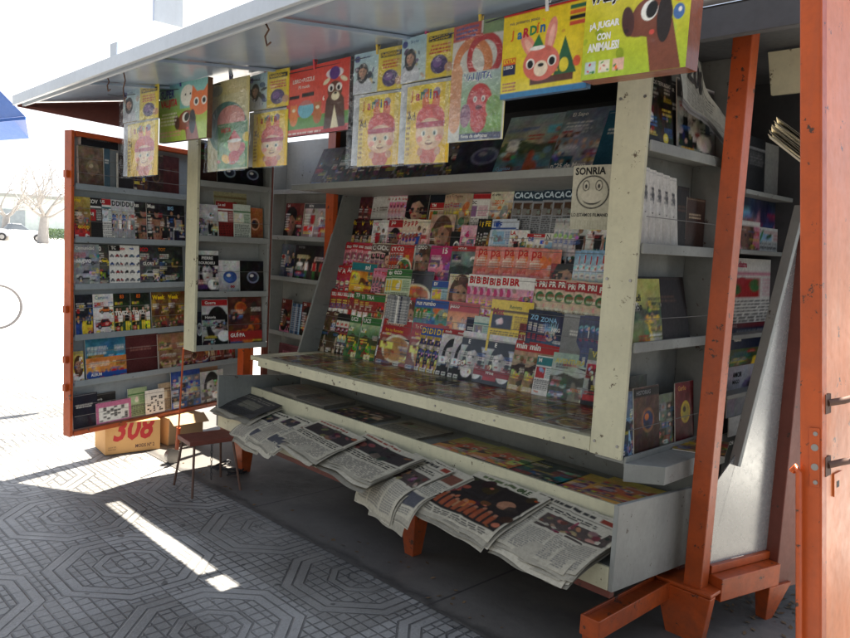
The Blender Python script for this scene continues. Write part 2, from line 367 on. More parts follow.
def slab_mat():
    m, nt, b = nodes('stained_concrete'); p = geo(nt)
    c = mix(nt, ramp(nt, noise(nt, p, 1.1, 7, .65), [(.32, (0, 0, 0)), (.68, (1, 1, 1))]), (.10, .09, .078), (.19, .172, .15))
    st = ramp(nt, noise(nt, p, 0.75, 5, .55), [(.50, (0, 0, 0)), (.54, (1, 1, 1))])
    c = mix(nt, math_(nt, 'MULTIPLY', st, .45), c, (.06, .056, .055))
    c = mix(nt, math_(nt, 'MULTIPLY', noise(nt, p, 30, 6, .7), .45), c, (.07, .065, .06))
    sep = nt.nodes.new('ShaderNodeSeparateXYZ'); nt.links.new(p, sep.inputs[0])
    wob = math_(nt, 'ADD', sep.outputs[1], math_(nt, 'MULTIPLY', noise(nt, p, 5, 5, .7), .16))
    edge = math_(nt, 'SUBTRACT', 1.0, math_(nt, 'MULTIPLY', math_(nt, 'ABSOLUTE', math_(nt, 'SUBTRACT', wob, 2.31)), 22), True)
    c = mix(nt, math_(nt, 'MULTIPLY', edge, .75), c, (.03, .028, .026))
    jt = math_(nt, 'LESS_THAN', math_(nt, 'ABSOLUTE', math_(nt, 'SUBTRACT', math_(nt, 'MODULO', math_(nt, 'ADD', sep.outputs[0], 20.25), 1.45), .7)), .006)
    c = mix(nt, math_(nt, 'MULTIPLY', jt, .8), c, (.035, .03, .03))
    nt.links.new(c, b.inputs['Base Color'])
    nt.links.new(math_(nt, 'ADD', .38, math_(nt, 'MULTIPLY', noise(nt, p, 3, 4), .5)), b.inputs['Roughness'])
    bump(nt, b, math_(nt, 'SUBTRACT', noise(nt, p, 14, 6, .7), math_(nt, 'MULTIPLY', jt, 1.5)), .3, .012); return m

def tile_mat():
    """street tiles: double-banded octagons on a square grid of grooves"""
    PER, AX, AY = 0.76, -3.304, 1.405
    m, nt, b = nodes('patterned_street_tiles'); p = geo(nt)
    sep = nt.nodes.new('ShaderNodeSeparateXYZ'); nt.links.new(p, sep.inputs[0])
    def local(v, off):     # distance from the nearest octagon centre along one axis
        q = math_(nt, 'ADD', v, 40*PER-off+PER/2); q = math_(nt, 'MODULO', q, PER); return math_(nt, 'SUBTRACT', q, PER/2)
    lx, ly = local(sep.outputs[0], AX), local(sep.outputs[1], AY)
    ax, ay = math_(nt, 'ABSOLUTE', lx), math_(nt, 'ABSOLUTE', ly)
    oct_ = math_(nt, 'MAXIMUM', math_(nt, 'MAXIMUM', ax, ay), math_(nt, 'MULTIPLY', math_(nt, 'ADD', ax, ay), .7071))
    def near(v, at, w):    # 1 inside a line of half width w, soft edged
        d = math_(nt, 'ABSOLUTE', math_(nt, 'SUBTRACT', v, at)); return math_(nt, 'SUBTRACT', 1.0, math_(nt, 'MULTIPLY', math_(nt, 'SUBTRACT', d, w*.6), 1/(w*.8)), True)
    def mx(*a):
        r = a[0]
        for q in a[1:]: r = math_(nt, 'MAXIMUM', r, q)
        return r
    W = .0048
    rings = mx(near(oct_, .348, W), near(oct_, .300, W), near(oct_, .250, W), near(oct_, .150, W), near(oct_, .112, W*.9), near(oct_, .06, W*.9))
    G = PER/14
    def grid(v): q = math_(nt, 'MODULO', math_(nt, 'ADD', v, PER*2+G/2), G); return near(q, G/2, W*.9)
    gr = mx(grid(lx), grid(ly))
    def between(v, a, c): return math_(nt, 'MULTIPLY', math_(nt, 'GREATER_THAN', v, a), math_(nt, 'LESS_THAN', v, c))
    zone = mx(math_(nt, 'GREATER_THAN', oct_, .348), between(oct_, .150, .250), between(oct_, .03, .112))
    groove = mx(rings, math_(nt, 'MULTIPLY', gr, zone))
    joint = mx(near(ax, PER/2, .003), near(ay, PER/2, .003), near(ax, 0, .0022), near(ay, 0, .0022))
    groove = mx(groove, math_(nt, 'MULTIPLY', joint, .9))
    wear = ramp(nt, noise(nt, p, 2.2, 6, .6), [(.34, (.25, .25, .25)), (.62, (1, 1, 1))])
    groove_c = math_(nt, 'MULTIPLY', groove, wear)
    base = mix(nt, ramp(nt, noise(nt, p, .9, 6, .6), [(.3, (0, 0, 0)), (.72, (1, 1, 1))]), (.20, .194, .182), (.345, .335, .315))
    base = mix(nt, ramp(nt, noise(nt, p, 120, 3, .7), [(.5, (0, 0, 0)), (.75, (.5, .5, .5))]), base, (.42, .42, .42))
    base = mix(nt, ramp(nt, noise(nt, p, 95, 3, .7), [(.55, (0, 0, 0)), (.8, (.6, .6, .6))]), base, (.06, .06, .06))
    stain = ramp(nt, noise(nt, p, .8, 5, .6), [(.5, (0, 0, 0)), (.66, (1, 1, 1))])
    base = mix(nt, math_(nt, 'MULTIPLY', stain, .55), base, (.07, .066, .06))
    tid = nt.nodes.new('ShaderNodeTexWhiteNoise'); tid.noise_dimensions = '2D'; tq = nt.nodes.new('ShaderNodeVectorMath'); tq.operation = 'SNAP'; tq.inputs[1].default_value = (PER/2, PER/2, 1)
    sh_ = nt.nodes.new('ShaderNodeVectorMath'); sh_.operation = 'ADD'; sh_.inputs[1].default_value = (40*PER-AX, 40*PER-AY, 0); nt.links.new(p, sh_.inputs[0]); nt.links.new(sh_.outputs[0], tq.inputs[0]); nt.links.new(tq.outputs[0], tid.inputs['Vector'])
    tone = ramp(nt, tid.outputs['Value'], [(0, (.78, .77, .75)), (1, (1.12, 1.12, 1.12))]); base = mix(nt, 1.0, base, tone, 'MULTIPLY')
    gum = ramp(nt, noise(nt, p, 13, 2, .4), [(.70, (0, 0, 0)), (.72, (1, 1, 1))]); base = mix(nt, math_(nt, 'MULTIPLY', gum, .7), base, (.04, .038, .036))
    c = mix(nt, math_(nt, 'MULTIPLY', groove_c, .92), base, (.036, .036, .037))
    nt.links.new(c, b.inputs['Base Color'])
    nt.links.new(math_(nt, 'ADD', .30, math_(nt, 'MULTIPLY', noise(nt, p, 9, 5, .7), .35)), b.inputs['Roughness'])
    bump(nt, b, math_(nt, 'SUBTRACT', math_(nt, 'MULTIPLY', noise(nt, p, 70, 3), .25), groove), .7, .010)
    return m

mb_sheet('ground', -260, 240, -240, 260, 0.0, ground_mat('pale_ground', (.52, .50, .47), (.62, .60, .57), .7))
mb_sheet('unseen_road', -60, 60, -14, -0.25, 0.002, ground_mat('asphalt', (.045, .045, .047), (.065, .064, .062), .85))  # unseen dark road added to cut bounce from sunlit ground
mb_sheet('unseen_side_ground', 1.6, 40, -.25, 30, 0.006, ground_mat('low_bounce_ground', (.060, .061, .063), (.08, .08, .082), .9))  # unseen ground added here, toned dark to limit bounce on the right end
mb_sheet('pavement', -8.5, 1.6, -.25, 2.25, 0.004, tile_mat())
mb_sheet('concrete_slab', -6.2, 1.58, 2.2, 4.6, 0.008, slab_mat())

# ------------------------------------------------------------------ camera, sun, sky
cam = bpy.data.cameras.new('camera'); co = bpy.data.objects.new('camera', cam); C.objects.link(co)
cam.sensor_width = 36; cam.lens = FPX*36/850; cam.clip_start = 0.02; cam.clip_end = 800
co.matrix_world = Matrix(((RM[0][0], -RM[0][1], -RM[0][2], EYE[0]), (RM[1][0], -RM[1][1], -RM[1][2], EYE[1]), (RM[2][0], -RM[2][1], -RM[2][2], EYE[2]), (0, 0, 0, 1)))
bpy.context.scene.camera = co
SUN = Vector((-.32, 1, 2.50)).normalized()
sl = bpy.data.lights.new('sun', 'SUN'); sl.energy = SUN_E; sl.angle = math.radians(.5); sl.color = (1, .93, .82)
so = bpy.data.objects.new('sun', sl); C.objects.link(so); so.rotation_euler = SUN.to_track_quat('Z', 'Y').to_euler()
w = bpy.data.worlds.new('World'); bpy.context.scene.world = w; w.use_nodes = True; nt = w.node_tree
bg = nt.nodes['Background']; sky = nt.nodes.new('ShaderNodeTexSky'); sky.sky_type = 'NISHITA'; sky.sun_disc = False
sky.sun_elevation = math.asin(SUN.z); sky.sun_rotation = math.atan2(SUN.x, SUN.y); sky.dust_density = 1.0; sky.air_density = 1.0; sky.ozone_density = 1.0
tc = nt.nodes.new('ShaderNodeTexCoord'); dot = nt.nodes.new('ShaderNodeVectorMath'); dot.operation = 'DOT_PRODUCT'; dot.inputs[1].default_value = tuple(Vector((-.92, .30, .22)).normalized())
nt.links.new(tc.outputs['Generated'], dot.inputs[0])
bank = ramp(nt, math_(nt, 'ADD', dot.outputs['Value'], math_(nt, 'MULTIPLY', math_(nt, 'SUBTRACT', noise(nt, tc.outputs['Generated'], 2.6, 5, .6), .5), .35)), [(.74, (0, 0, 0)), (.93, (1, 1, 1))])
nt.links.new(mix(nt, bank, mix(nt, 1.0, sky.outputs[0], (HAZE*.95/SKY_E, HAZE/SKY_E, HAZE*1.08/SKY_E), 'ADD'), (CLOUD/SKY_E, CLOUD/SKY_E, CLOUD*1.03/SKY_E)), bg.inputs[0]);   # bright hazy cloud bank in the west
bg.inputs[1].default_value = SKY_E
sc = bpy.context.scene; sc.view_settings.view_transform = 'Standard'; sc.view_settings.look = 'None'; sc.view_settings.exposure = 0
sc.render.engine = 'CYCLES'; sc.cycles.max_bounces = 8; sc.cycles.transparent_max_bounces = 12; sc.cycles.use_denoising = True
sc.render.resolution_x, sc.render.resolution_y = 1024, 769
# ================================================================== the kiosk
K = thing('newsstand_kiosk', 'long metal newsstand with cream counter, orange frame, open side doors and raised canopy', 'newsstand', (-2.9, 2.9, 0))
CB = 0.0025
def kp(mb, name, mat, bevel=CB, parent=None): return mb.build(name, mat, K if parent is None else parent, bevel)
XL, XR = -4.36, -1.39
TILT = Matrix.Translation((-4.15, 0, .75)) @ Matrix.Rotation(-.0165, 4, 'Y') @ Matrix.Translation((4.15, 0, -.75))     # the old stand has settled: counter and rack rise a little to the right
# counter
m = MB(); m.box(-4.17, -1.662, 2.6, 2.64, .700, .760, M=TILT); m.box(-4.36, -1.661, 2.641, 3.42, .720, .750, M=TILT); m.box(-4.20, -4.171, 2.60, 2.95, .700, .760, M=TILT)
kp(m, 'counter', 'cream')
# tray: end panels, lip, sloping floor, riser, ledge
for x in (XL, XR-.02):
    kp(MB().prism([(x, 2.40, .298), (x, 3.04, .25), (x, 3.04, .585), (x, 2.40, .632)], (.02, 0, 0)), 'tray_end_panel', ('grey' if x == XL else 'shelfgrey'), .003)
kp(MB().box(XL+.021, XR-.021, 2.40, 2.415, .298, .388), 'tray_lip', 'cream')
kp(MB().hexa([(XL+.021, 2.416, .355), (XR-.021, 2.416, .355), (XR-.021, 2.64, .415), (XL+.021, 2.64, .415)], [(XL+.021, 2.416, .368), (XR-.021, 2.416, .368), (XR-.021, 2.64, .428), (XL+.021, 2.64, .428)]), 'tray_floor', 'grey')
kp(MB().box(XL+.021, XR-.021, 2.641, 2.656, .40, .538), 'tray_riser', 'cream')
kp(MB().box(XL+.021, XR-.021, 2.657, 3.03, .505, .522), 'tray_ledge', 'grey')
kp(MB().box(XL+.021, XR-.021, 3.041, 3.06, .2, .69), 'tray_back', 'grey')
m = MB(); m.box(XL+.02, XR-.02, 2.418, 2.45, .262, .297); m.box(XL+.02, XR-.02, 2.97, 3.03, .19, .25)
kp(m, 'tray_rail', 'oxide')
# splayed legs under the tray
for lx, ly in ((-4.20, 2.50), (-2.58, 2.50)):
    a, c = .065, .03
    kp(MB().hexa([(lx-c, ly-.01, 0.01), (lx+c, ly-.01, .01), (lx+c, ly+.05, .01), (lx-c, ly+.05, .01)], [(lx-a, ly-.04, .295), (lx+a, ly-.04, .295), (lx+a, ly+.07, .295), (lx-a, ly+.07, .295)]), 'leg', 'orange', .003)
# partition post and right end cabinet (opens to +x)
kp(MB().box(-1.66, -1.515, 2.60, 2.618, .737, 2.42), 'front_post', 'cream', .002)
m = MB(); m.box(-1.66, -1.648, 2.619, 3.26, .73, 2.42); m.box(-1.647, -1.515, 3.245, 3.26, .73, 2.42)
kp(m, 'end_cabinet', 'grey')
for z in (.738, 1.197, 1.587, 1.978):
    m = MB(); m.box(-1.646, -1.515, 2.62, 3.243, z-.018, z); m.box(-1.514, -1.503, 2.62, 3.243, z-.03, z+.012); kp(m, 'end_shelf', 'shelfgrey')
for z in (.86, 1.30, 1.70):
    kp(MB().tube([(-1.50, 2.62, z), (-1.50, 3.24, z)], .0016, 6), 'retaining_wire', 'wire', 0)
kp(MB().prism([(-1.5015, 2.605, .655), (-1.375, 2.70, .655), (-1.375, 3.24, .655), (-1.5015, 3.24, .655)], (0, 0, .074)), 'end_ledge', 'shelfgrey')
# upper shelf, sloping display board with cheeks, wires
kp(MB().box(-4.30, -1.672, 2.90, 3.55, 1.868, 1.888, M=TILT), 'upper_shelf', 'shelfgrey')
kp(MB().box(-4.30, -1.672, 2.888, 2.899, 1.861, 1.901, M=TILT), 'shelf_edge', 'shelfgrey')
for x in (-4.345, -1.685):
    kp(MB().prism([(x, 3.0, .738), (x, 3.58, .738), (x, 3.70, 1.88), (x, 3.35, 1.88)], (.018, 0, 0)), 'display_cheek', 'grey')
kp(MB().hexa([(-4.325, 3.42, .738), (-1.69, 3.42, .738), (-1.69, 3.44, .738), (-4.325, 3.44, .738)], [(-4.325, 3.66, 1.88), (-1.69, 3.66, 1.88), (-1.69, 3.68, 1.88), (-4.325, 3.68, 1.88)]), 'display_board', 'dark', 0)
ROWY = [3.17+.06*k for k in range(6)]; ROWZ = [.757+.168*k for k in range(6)]
for k in range(6):
    y, z = ROWY[k], ROWZ[k]
    if k: kp(MB().box(-4.32, -1.70, y-.012, y+.07, z-.012, z, M=TILT), 'display_step', 'dark', 0)
    for dz in (.085, .158): kp(MB().tube([TILT @ Vector(q) for q in ((-4.33, y-.03, z+dz), (-3.0, y-.034, z+dz-.002), (-1.70, y-.03, z+dz))], .0013, 6), 'retaining_wire', 'wire', 0)
# roof, header, back and side walls
m = MB(); m.box(-4.60, -.52, 2.66, 3.95, 2.42, 2.46); kp(m, 'roof', 'dark')
m = MB(); m.box(-3.32, -3.255, 2.54, 2.665, 2.462, 2.47); m.box(-3.12, -.66, 2.54, 2.665, 2.462, 2.47); kp(m, 'gap_filler', 'edge', 0)  # unseen strips added over the roof gap to shape the sun streak
m = MB(); m.box(-4.46, -1.661, 2.67, 2.70, 2.30, 2.419); m.box(-1.514, -.80, 2.56, 2.60, 2.315, 2.419); kp(m, 'header', 'dark')
m = MB(); m.box(-4.46, -1.13, 3.80, 3.83, .05, 2.419); kp(m, 'back_wall', 'dark')
m = MB(); m.box(-4.46, -4.44, 3.36, 3.79, .2, 2.419); kp(m, 'side_wall', 'bluegrey')

for (x, z) in ((-1.64, .79), (-1.535, .79), (-1.64, 1.45), (-1.535, 1.45), (-1.64, 2.15), (-1.535, 2.15)):
    kp(MB().disc((x, 2.5985, z), (0, 1, 0), .006, .005, 12), 'screw', 'chrome', 0)
for k in range(7):
    v = TILT @ Vector((-4.1+.385*k, 2.5985, .73)); kp(MB().disc(v, (0, 1, 0), .005, .005, 12), 'screw', 'chrome', 0)

# ------------------------------------------------------------------ right end: base frame, posts, steel side panel
m = MB()
m.box(-1.455, -1.39, 2.32, 3.15, .195, .20); m.box(-1.462, -1.455, 2.32, 3.15, .14, .215); m.box(-1.39, -1.383, 2.32, 3.15, .14, .215)
m.box(-1.462, -1.383, 2.313, 2.32, .14, .215); kp(m, 'base_channel', 'orange', .002)
m = MB(); m.prism([(-1.462, 2.33, .139), (-1.44, 2.33, .0), (-1.43, 2.33, .0), (-1.383, 2.33, .139)], (0, .012, 0)); m.beam((-1.43, 2.36, .0), (-1.43, 2.36, .139), .012, .012); kp(m, 'leg', 'orange', .001)
PX0, PY0 = -1.30, 2.90; PX1, PY1 = on_z(766, 553, .285)[:2]
m = MB(); m.box(PX0-.040, PX0+.036, PY0-.034, PY0+.034, .2, 2.419); kp(m, 'corner_post', 'orange', .004)
m = MB(); m.prism([(-1.45, PY0-.06, .205), (-1.21, PY0-.06, .205), (-1.235, PY0-.06, .0), (-1.385, PY0-.06, 0)], (0, .05, 0)); m.box(-1.45, -1.21, PY0-.058, PY0+.16, .206, .222); kp(m, 'leg', 'orange', .004)
m = MB(); dv = Vector((PX1-PX0, PY1-PY0, 0)).normalized()
A0 = Vector((PX0+.02, PY0+.05, 0)); A1 = Vector((PX1, PY1, 0)); nrm = Vector((dv.y, -dv.x, 0))
def quadprism(mb, a, b, z0, z1, th, off=0.0, mi=0):
    a, b = Vector(a)+nrm*off, Vector(b)+nrm*off
    return mb.hexa([a+Vector((0, 0, z0)), a+nrm*th+Vector((0, 0, z0)), b+nrm*th+Vector((0, 0, z0)), b+Vector((0, 0, z0))], [a+Vector((0, 0, z1)), a+nrm*th+Vector((0, 0, z1)), b+nrm*th+Vector((0, 0, z1)), b+Vector((0, 0, z1))], mi)
m = MB(); quadprism(m, A0, A1, .17, .265, .085, -.01); kp(m, 'bottom_rail', 'orange', .003)
m = MB(); quadprism(m, A0, A1, .267, .30, .02, .0); kp(m, 'glazing_bead', 'orange', .002)
m = MB(); quadprism(m, A1, A1+dv*.34, .14, 2.419, .07, -.01); kp(m, 'rear_post', 'oxide', .004)
m = MB(); a = A1-dv*.06; m.hexa([a+dv*.03+Vector((0, 0, 0)), a+dv*.03+nrm*.05, a+dv*.07+nrm*.05, a+dv*.07], [a+Vector((0, 0, .169)), a+nrm*.075+Vector((0, 0, .169)), a+dv*.15+nrm*.075+Vector((0, 0, .169)), a+dv*.15+Vector((0, 0, .169))]); kp(m, 'leg', 'orange', .003)
# steel panel cut off by a slanting cream edge
Pn = A0
def onplane(px, py):
    d = ray(px, py); n = np.array(nrm); k = ((np.array(Pn)-EYE)@n)/(d@n); return Vector(EYE+d*k)
q0, q1 = onplane(738, 452), onplane(794, 232)
m = MB(); b0, b1 = A0+Vector((0, 0, .30)), A1+Vector((0, 0, .30)); t1 = Vector((A1.x, A1.y, q1.z)); 
m.prism([A0+Vector((0, 0, .30)), A1+Vector((0, 0, .30)), Vector((A1.x, A1.y, q1.z)), q1, q0, Vector((A0.x, A0.y, q0.z-.12))], -nrm*.006); kp(m, 'steel_panel', 'steel', 0)
m = MB(); m.beam(q0+(q0-q1)*.06, q1+(q1-q0)*.12, .02, .045, tuple(nrm)); kp(m, 'panel_edge', 'shelfgrey', .002)
# racks behind the steel panel
m = MB(); m.box(-1.66, -1.64, 3.262, 3.79, .2, 2.419); kp(m, 'rear_cabinet', 'shelfgrey')
for z in (1.86, 1.60, 1.22, .95): m = MB(); m.box(-1.64, -1.40, 3.262, 3.79, z-.02, z); kp(m, 'end_shelf', 'shelfgrey')
m = MB(); m.hexa([(-1.34, 3.27, 2.25), (-.55, 3.27, 2.25), (-.55, 3.29, 2.25), (-1.34, 3.29, 2.25)], [(-1.34, 3.20, 2.41), (-.55, 3.2, 2.41), (-.55, 3.22, 2.41), (-1.34, 3.22, 2.41)]); kp(m, 'valance', 'cream', 0)

# ------------------------------------------------------------------ raised canopy
cf0, cf1 = Vector((-5.37, 1.50, 2.31)), Vector((-1.50, 1.40, 2.31)); cb0, cb1 = Vector((-5.37, 2.585, 2.44)), Vector((-1.50, 2.545, 2.44))
up = Vector((0, 0, .025)); zc = lambda x, y: 2.31+.13*(y-1.45)/1.13
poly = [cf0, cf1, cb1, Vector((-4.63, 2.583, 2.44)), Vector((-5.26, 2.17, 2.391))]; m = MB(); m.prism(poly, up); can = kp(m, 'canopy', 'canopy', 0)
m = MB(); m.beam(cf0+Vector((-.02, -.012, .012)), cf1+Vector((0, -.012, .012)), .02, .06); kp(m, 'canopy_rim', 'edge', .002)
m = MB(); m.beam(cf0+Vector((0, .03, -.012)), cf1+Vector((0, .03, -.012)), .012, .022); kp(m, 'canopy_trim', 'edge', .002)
for f in (.30, .52, .78):
    a = cf0.lerp(cf1, f)+Vector((0, .05, -.008)); b = cb0.lerp(cb1, f)+Vector((0, -.02, -.008)); m = MB(); m.beam(a, b, .03, .014); kp(m, 'canopy_rib', 'canopy', .002)
for px, py, dr in ((103, 80, 12), (120, 68, 24), (270, 24, 14)):
    a = cf0.lerp(cf1, (x_at(px, 1.5, 2.30)-cf0.x)/(cf1.x-cf0.x))+Vector((0, .06, -.01)); L = dr*.0055
    m = MB(); m.tube([a, a+Vector((.02, 0, -L*.3)), a+Vector((-.004, 0, -L*.55)), a+Vector((.01, 0, -L)), a+Vector((.035, 0, -L*.9))], .0035, 6); kp(m, 'hook', 'rust', 0)
c = cf0.lerp(cf1, (x_at(123, 1.5, 2.35)-cf0.x)/(cf1.x-cf0.x)); m = MB(); m.box(c.x-.03, c.x+.05, c.y-.008, c.y, c.z+.02, c.z+.11); kp(m, 'bracket', 'edge', .002)
pa, pb, pc_, pd = Vector((-5.37, 1.50, 2.306)), Vector((-4.66, 2.52, 2.43)), Vector(on_x(127, 128, -4.72)), Vector((-5.37, 1.50, 2.285))
m = MB(); off = Vector((-.012, .008, 0)); m.hexa([pd, pc_, pc_+off, pd+off], [pa, pb, pb+off, pa+off]); kp(m, 'canopy_end_flap', 'oxide', 0)

# ------------------------------------------------------------------ left door: shelved leaf standing open along y
D0 = Vector((-4.89, 1.67, 0)); du = (Vector((-5.24, 2.90, 0))-D0).normalized(); D1 = D0+du*1.66; dn = Vector((du.y, -du.x, 0)); DW = (D1-D0).length
DANG = math.atan2(du.y, du.x)
def dpt(s, d, z): return D0+du*s-dn*d+Vector((0, 0, z))
def dbox(mb, s0, s1, d0, d1, z0, z1, mi=0):
    return mb.hexa([dpt(s0, d0, z0), dpt(s1, d0, z0), dpt(s1, d1, z0), dpt(s0, d1, z0)], [dpt(s0, d0, z1), dpt(s1, d0, z1), dpt(s1, d1, z1), dpt(s0, d1, z1)], mi)
LD = MB(); dbox(LD, .035, DW-.03, .066, .078, .24, 2.1); LD = kp(LD, 'side_door', 'bluegrey', .002)
def lp(mb, name, mat, bevel=.002): o = mb.build(name, mat, None, bevel); child(o, K); child_of(o, LD); return o
def child_of(o, p): o.parent = p; o.matrix_parent_inverse = Matrix.Identity(4)
m = MB(); dbox(m, 0, .020, .0, .07, .205, 2.13); dbox(m, DW-.03, DW, 0, .085, .205, 2.13); dbox(m, .0305, DW-.0305, 0, .085, .205, .234); dbox(m, .0305, DW-.0305, 0, .085, 2.10, 2.13)
lp(m, 'door_frame', 'orange')
DSH = [.545, .843, 1.167, 1.465, 1.795]
for z in DSH:
    m = MB(); dbox(m, .036, DW-.032, .012, .065, z-.016, z); dbox(m, .036, DW-.032, .004, .0115, z-.022, z+.016); lp(m, 'door_shelf', 'bluegrey')
for z in (.33, .40, .66, .74, .95, 1.03, 1.30, 1.58, 1.66, 1.88, 1.97):
    lp(MB().tube([dpt(.036, .006, z), dpt(DW*.5, .002, z-.006), dpt(DW-.032, .006, z+.004)], .0014, 6), 'retaining_wire', 'wire', 0)
for z in (.5, .68, 1.0, 1.84):
    m = MB(); dbox(m, -.022, -.001, .02, .05, z, z+.045); lp(m, 'hinge_lug', 'orange')

# ------------------------------------------------------------------ left shelf box in front of it (faces +x) on an orange post and a castor
BX, BY0, BY1, BZ0, BZ1 = -4.40, 2.25, 2.79, .792, 2.12
m = MB(); m.box(BX-.135, BX-.12, BY0+.02, BY1, BZ0, BZ1); m.box(BX-.119, BX, BY1-.015, BY1, BZ0, BZ1); m.box(BX-.119, BX, BY0+.02, BY1-.016, BZ1-.015, BZ1)
SB = kp(m, 'shelf_box', 'shelfgrey')
def sp(mb, name, mat, bevel=.002): o = mb.build(name, mat, None, bevel); child_of(o, SB); o.parent = SB; child(o, K); child_of(o, SB); return o
sp(MB().box(BX-.135, BX+.004, BY0, BY0+.019, BZ0-.004, BZ1), 'box_front', 'cream')
BSH = [.815, 1.162, 1.518, 1.861]
for z in BSH:
    m = MB(); m.box(BX-.119, BX-.006, BY0+.021, BY1-.017, z-.016, z); m.box(BX-.0055, BX+.003, BY0+.021, BY1-.001, z-.026, z+.012); sp(m, 'box_shelf', 'shelfgrey')
for z in (.95, 1.30, 1.62): sp(MB().tube([(BX+.004, BY0+.02, z), (BX+.004, BY1, z+.004)], .0014, 6), 'retaining_wire', 'wire', 0)
m = MB(); x = x_at(244, 2.83, .55); m.box(x-.045, x+.035, 2.80, 2.86, .02, .79); sp(m, 'box_post', 'orange')
m = MB(); m.tube([(-4.555, 2.26, .79), (-4.60, 2.26, .24)], .006, 8); m.tube([(-4.60, 2.26, .25), (-4.62, 2.26, .10)], .014, 8); sp(m, 'castor_leg', 'orange', 0)
m = MB(); m.tube([(-4.66, 2.24, .052), (-4.615, 2.24, .052)], .05, 24); sp(m, 'castor_wheel', 'chrome', .004)

# ------------------------------------------------------------------ rear left rack (faces -y) between thin orange posts
CYF = 3.30; cx0, cx1 = x_at(271, CYF, 1.3), x_at(326, CYF, 1.3)
m = MB(); m.box(cx0-.24, cx1, CYF+.12, CYF+.135, .3, 2.30); m.box(cx0-.02, cx0, CYF, CYF+.119, .3, 2.3); m.box(cx1-.015, cx1, CYF, CYF+.119, .3, 2.3)
RK = kp(m, 'rear_rack', 'shelfgrey')
def rp(mb, name, mat, bevel=.002): o = mb.build(name, mat, None, bevel); child_of(o, RK); return o
CSH = [.79, 1.225, 1.545, 1.90]
for z in CSH:
    m = MB(); m.box(cx0+.001, cx1-.016, CYF+.01, CYF+.118, z-.016, z); m.box(cx0+.001, cx1-.016, CYF, CYF+.0095, z-.022, z+.012); rp(m, 'rack_shelf', 'shelfgrey')
x = x_at(267, 3.1, 1.3); m = MB(); m.box(x-.02, x+.02, 3.08, 3.12, .2, 2.35); rp(m, 'rack_post', 'oxide')
x = x_at(331, 3.28, 1.5); m = MB(); m.box(x-.055, x+.035, 3.26, 3.30, .5, 2.35); rp(m, 'rack_post', 'orange')

# ------------------------------------------------------------------ right door: outer face to +x, leading edge towards the camera, leaning a little
HX, HY = -.60, 1.83
piv = Vector((HX, HY, 1.07)); lean = math.atan(.098)
RT = Matrix.Translation(piv) @ Matrix.Rotation(-lean, 4, 'Y')
def dr(mb_boxes, name, mat, bevel=.002, parent=None):
    m = MB()
    for b in mb_boxes: m.box(*b, M=RT)
    o = m.build(name, mat, None, bevel); child_of(o, parent) if parent is not None else child(o, K); return o
RD = dr([(.006, .044, .03, .95, -.87, 1.135)], 'outer_door', 'orangelit', 0)
dr([(.001, .0055, .031, .95, -.86, 1.13)], 'bounce_shield', 'dark', 0, RD)  # unseen dark sheet added to stop orange bounce off the inner face
dr([(0, .046, 0, .0295, -.87, 1.14)], 'door_edge', 'orange', .003, RD)
dr([(.0445, .0485, -.001, .0295, -.87, 1.14)], 'edge_lip', 'orange', .001, RD)
def rpt(x, y, z): return RT @ Vector((x, y, z))
hy0 = .045
m = MB()
for z in (.02, .165): m.box(.0445, .050, .02, .055, z-.03, z+.015, M=RT)
hp = [(.050, .035, .16), (.075, .06, .165), (.085, .10, .168), (.085, .14, .16), (.085, .145, .03), (.08, .10, .02), (.072, .06, .022), (.05, .035, .015)]
m.tube([rpt(*p) for p in hp], .008, 10); o = m.build('door_handle', 'rust', None, 0); child_of(o, RD)
m = MB(); m.box(.0445, .048, .085, .14, -.07, -.015, M=RT); o = m.build('lock_plate', 'orangelit', None, .001); child_of(o, RD)
m = MB(); m.box(.0481, .0485, .10, .118, -.05, -.035, M=RT); o = m.build('keyhole', 'black', None, 0); child_of(o, RD)
m = MB(); m.box(.022, .044, -.004, -.0005, -.03, .105, M=RT); o = m.build('latch_plate', 'orange', None, .001); child_of(o, RD)
for z in (.06, .015):
    m = MB(); m.disc(rpt(.034, -.0045, z), (0, 1, 0), .008, .001); o = m.build('latch_hole', 'chrome', None, 0); child_of(o, RD)
for z in (.092, -.02):
    m = MB(); m.disc(rpt(.036, -.005, z), (0, 1, 0), .005, .003); o = m.build('screw', 'chrome', None, 0); child_of(o, RD)
m = MB(); m.tube([rpt(-.012, -.012, .0), rpt(-.004, -.016, .012), rpt(.004, -.016, .0), rpt(.004, -.016, -.86)], .0075, 10); o = m.build('drop_bolt', 'orange', None, 0); child_of(o, RD)

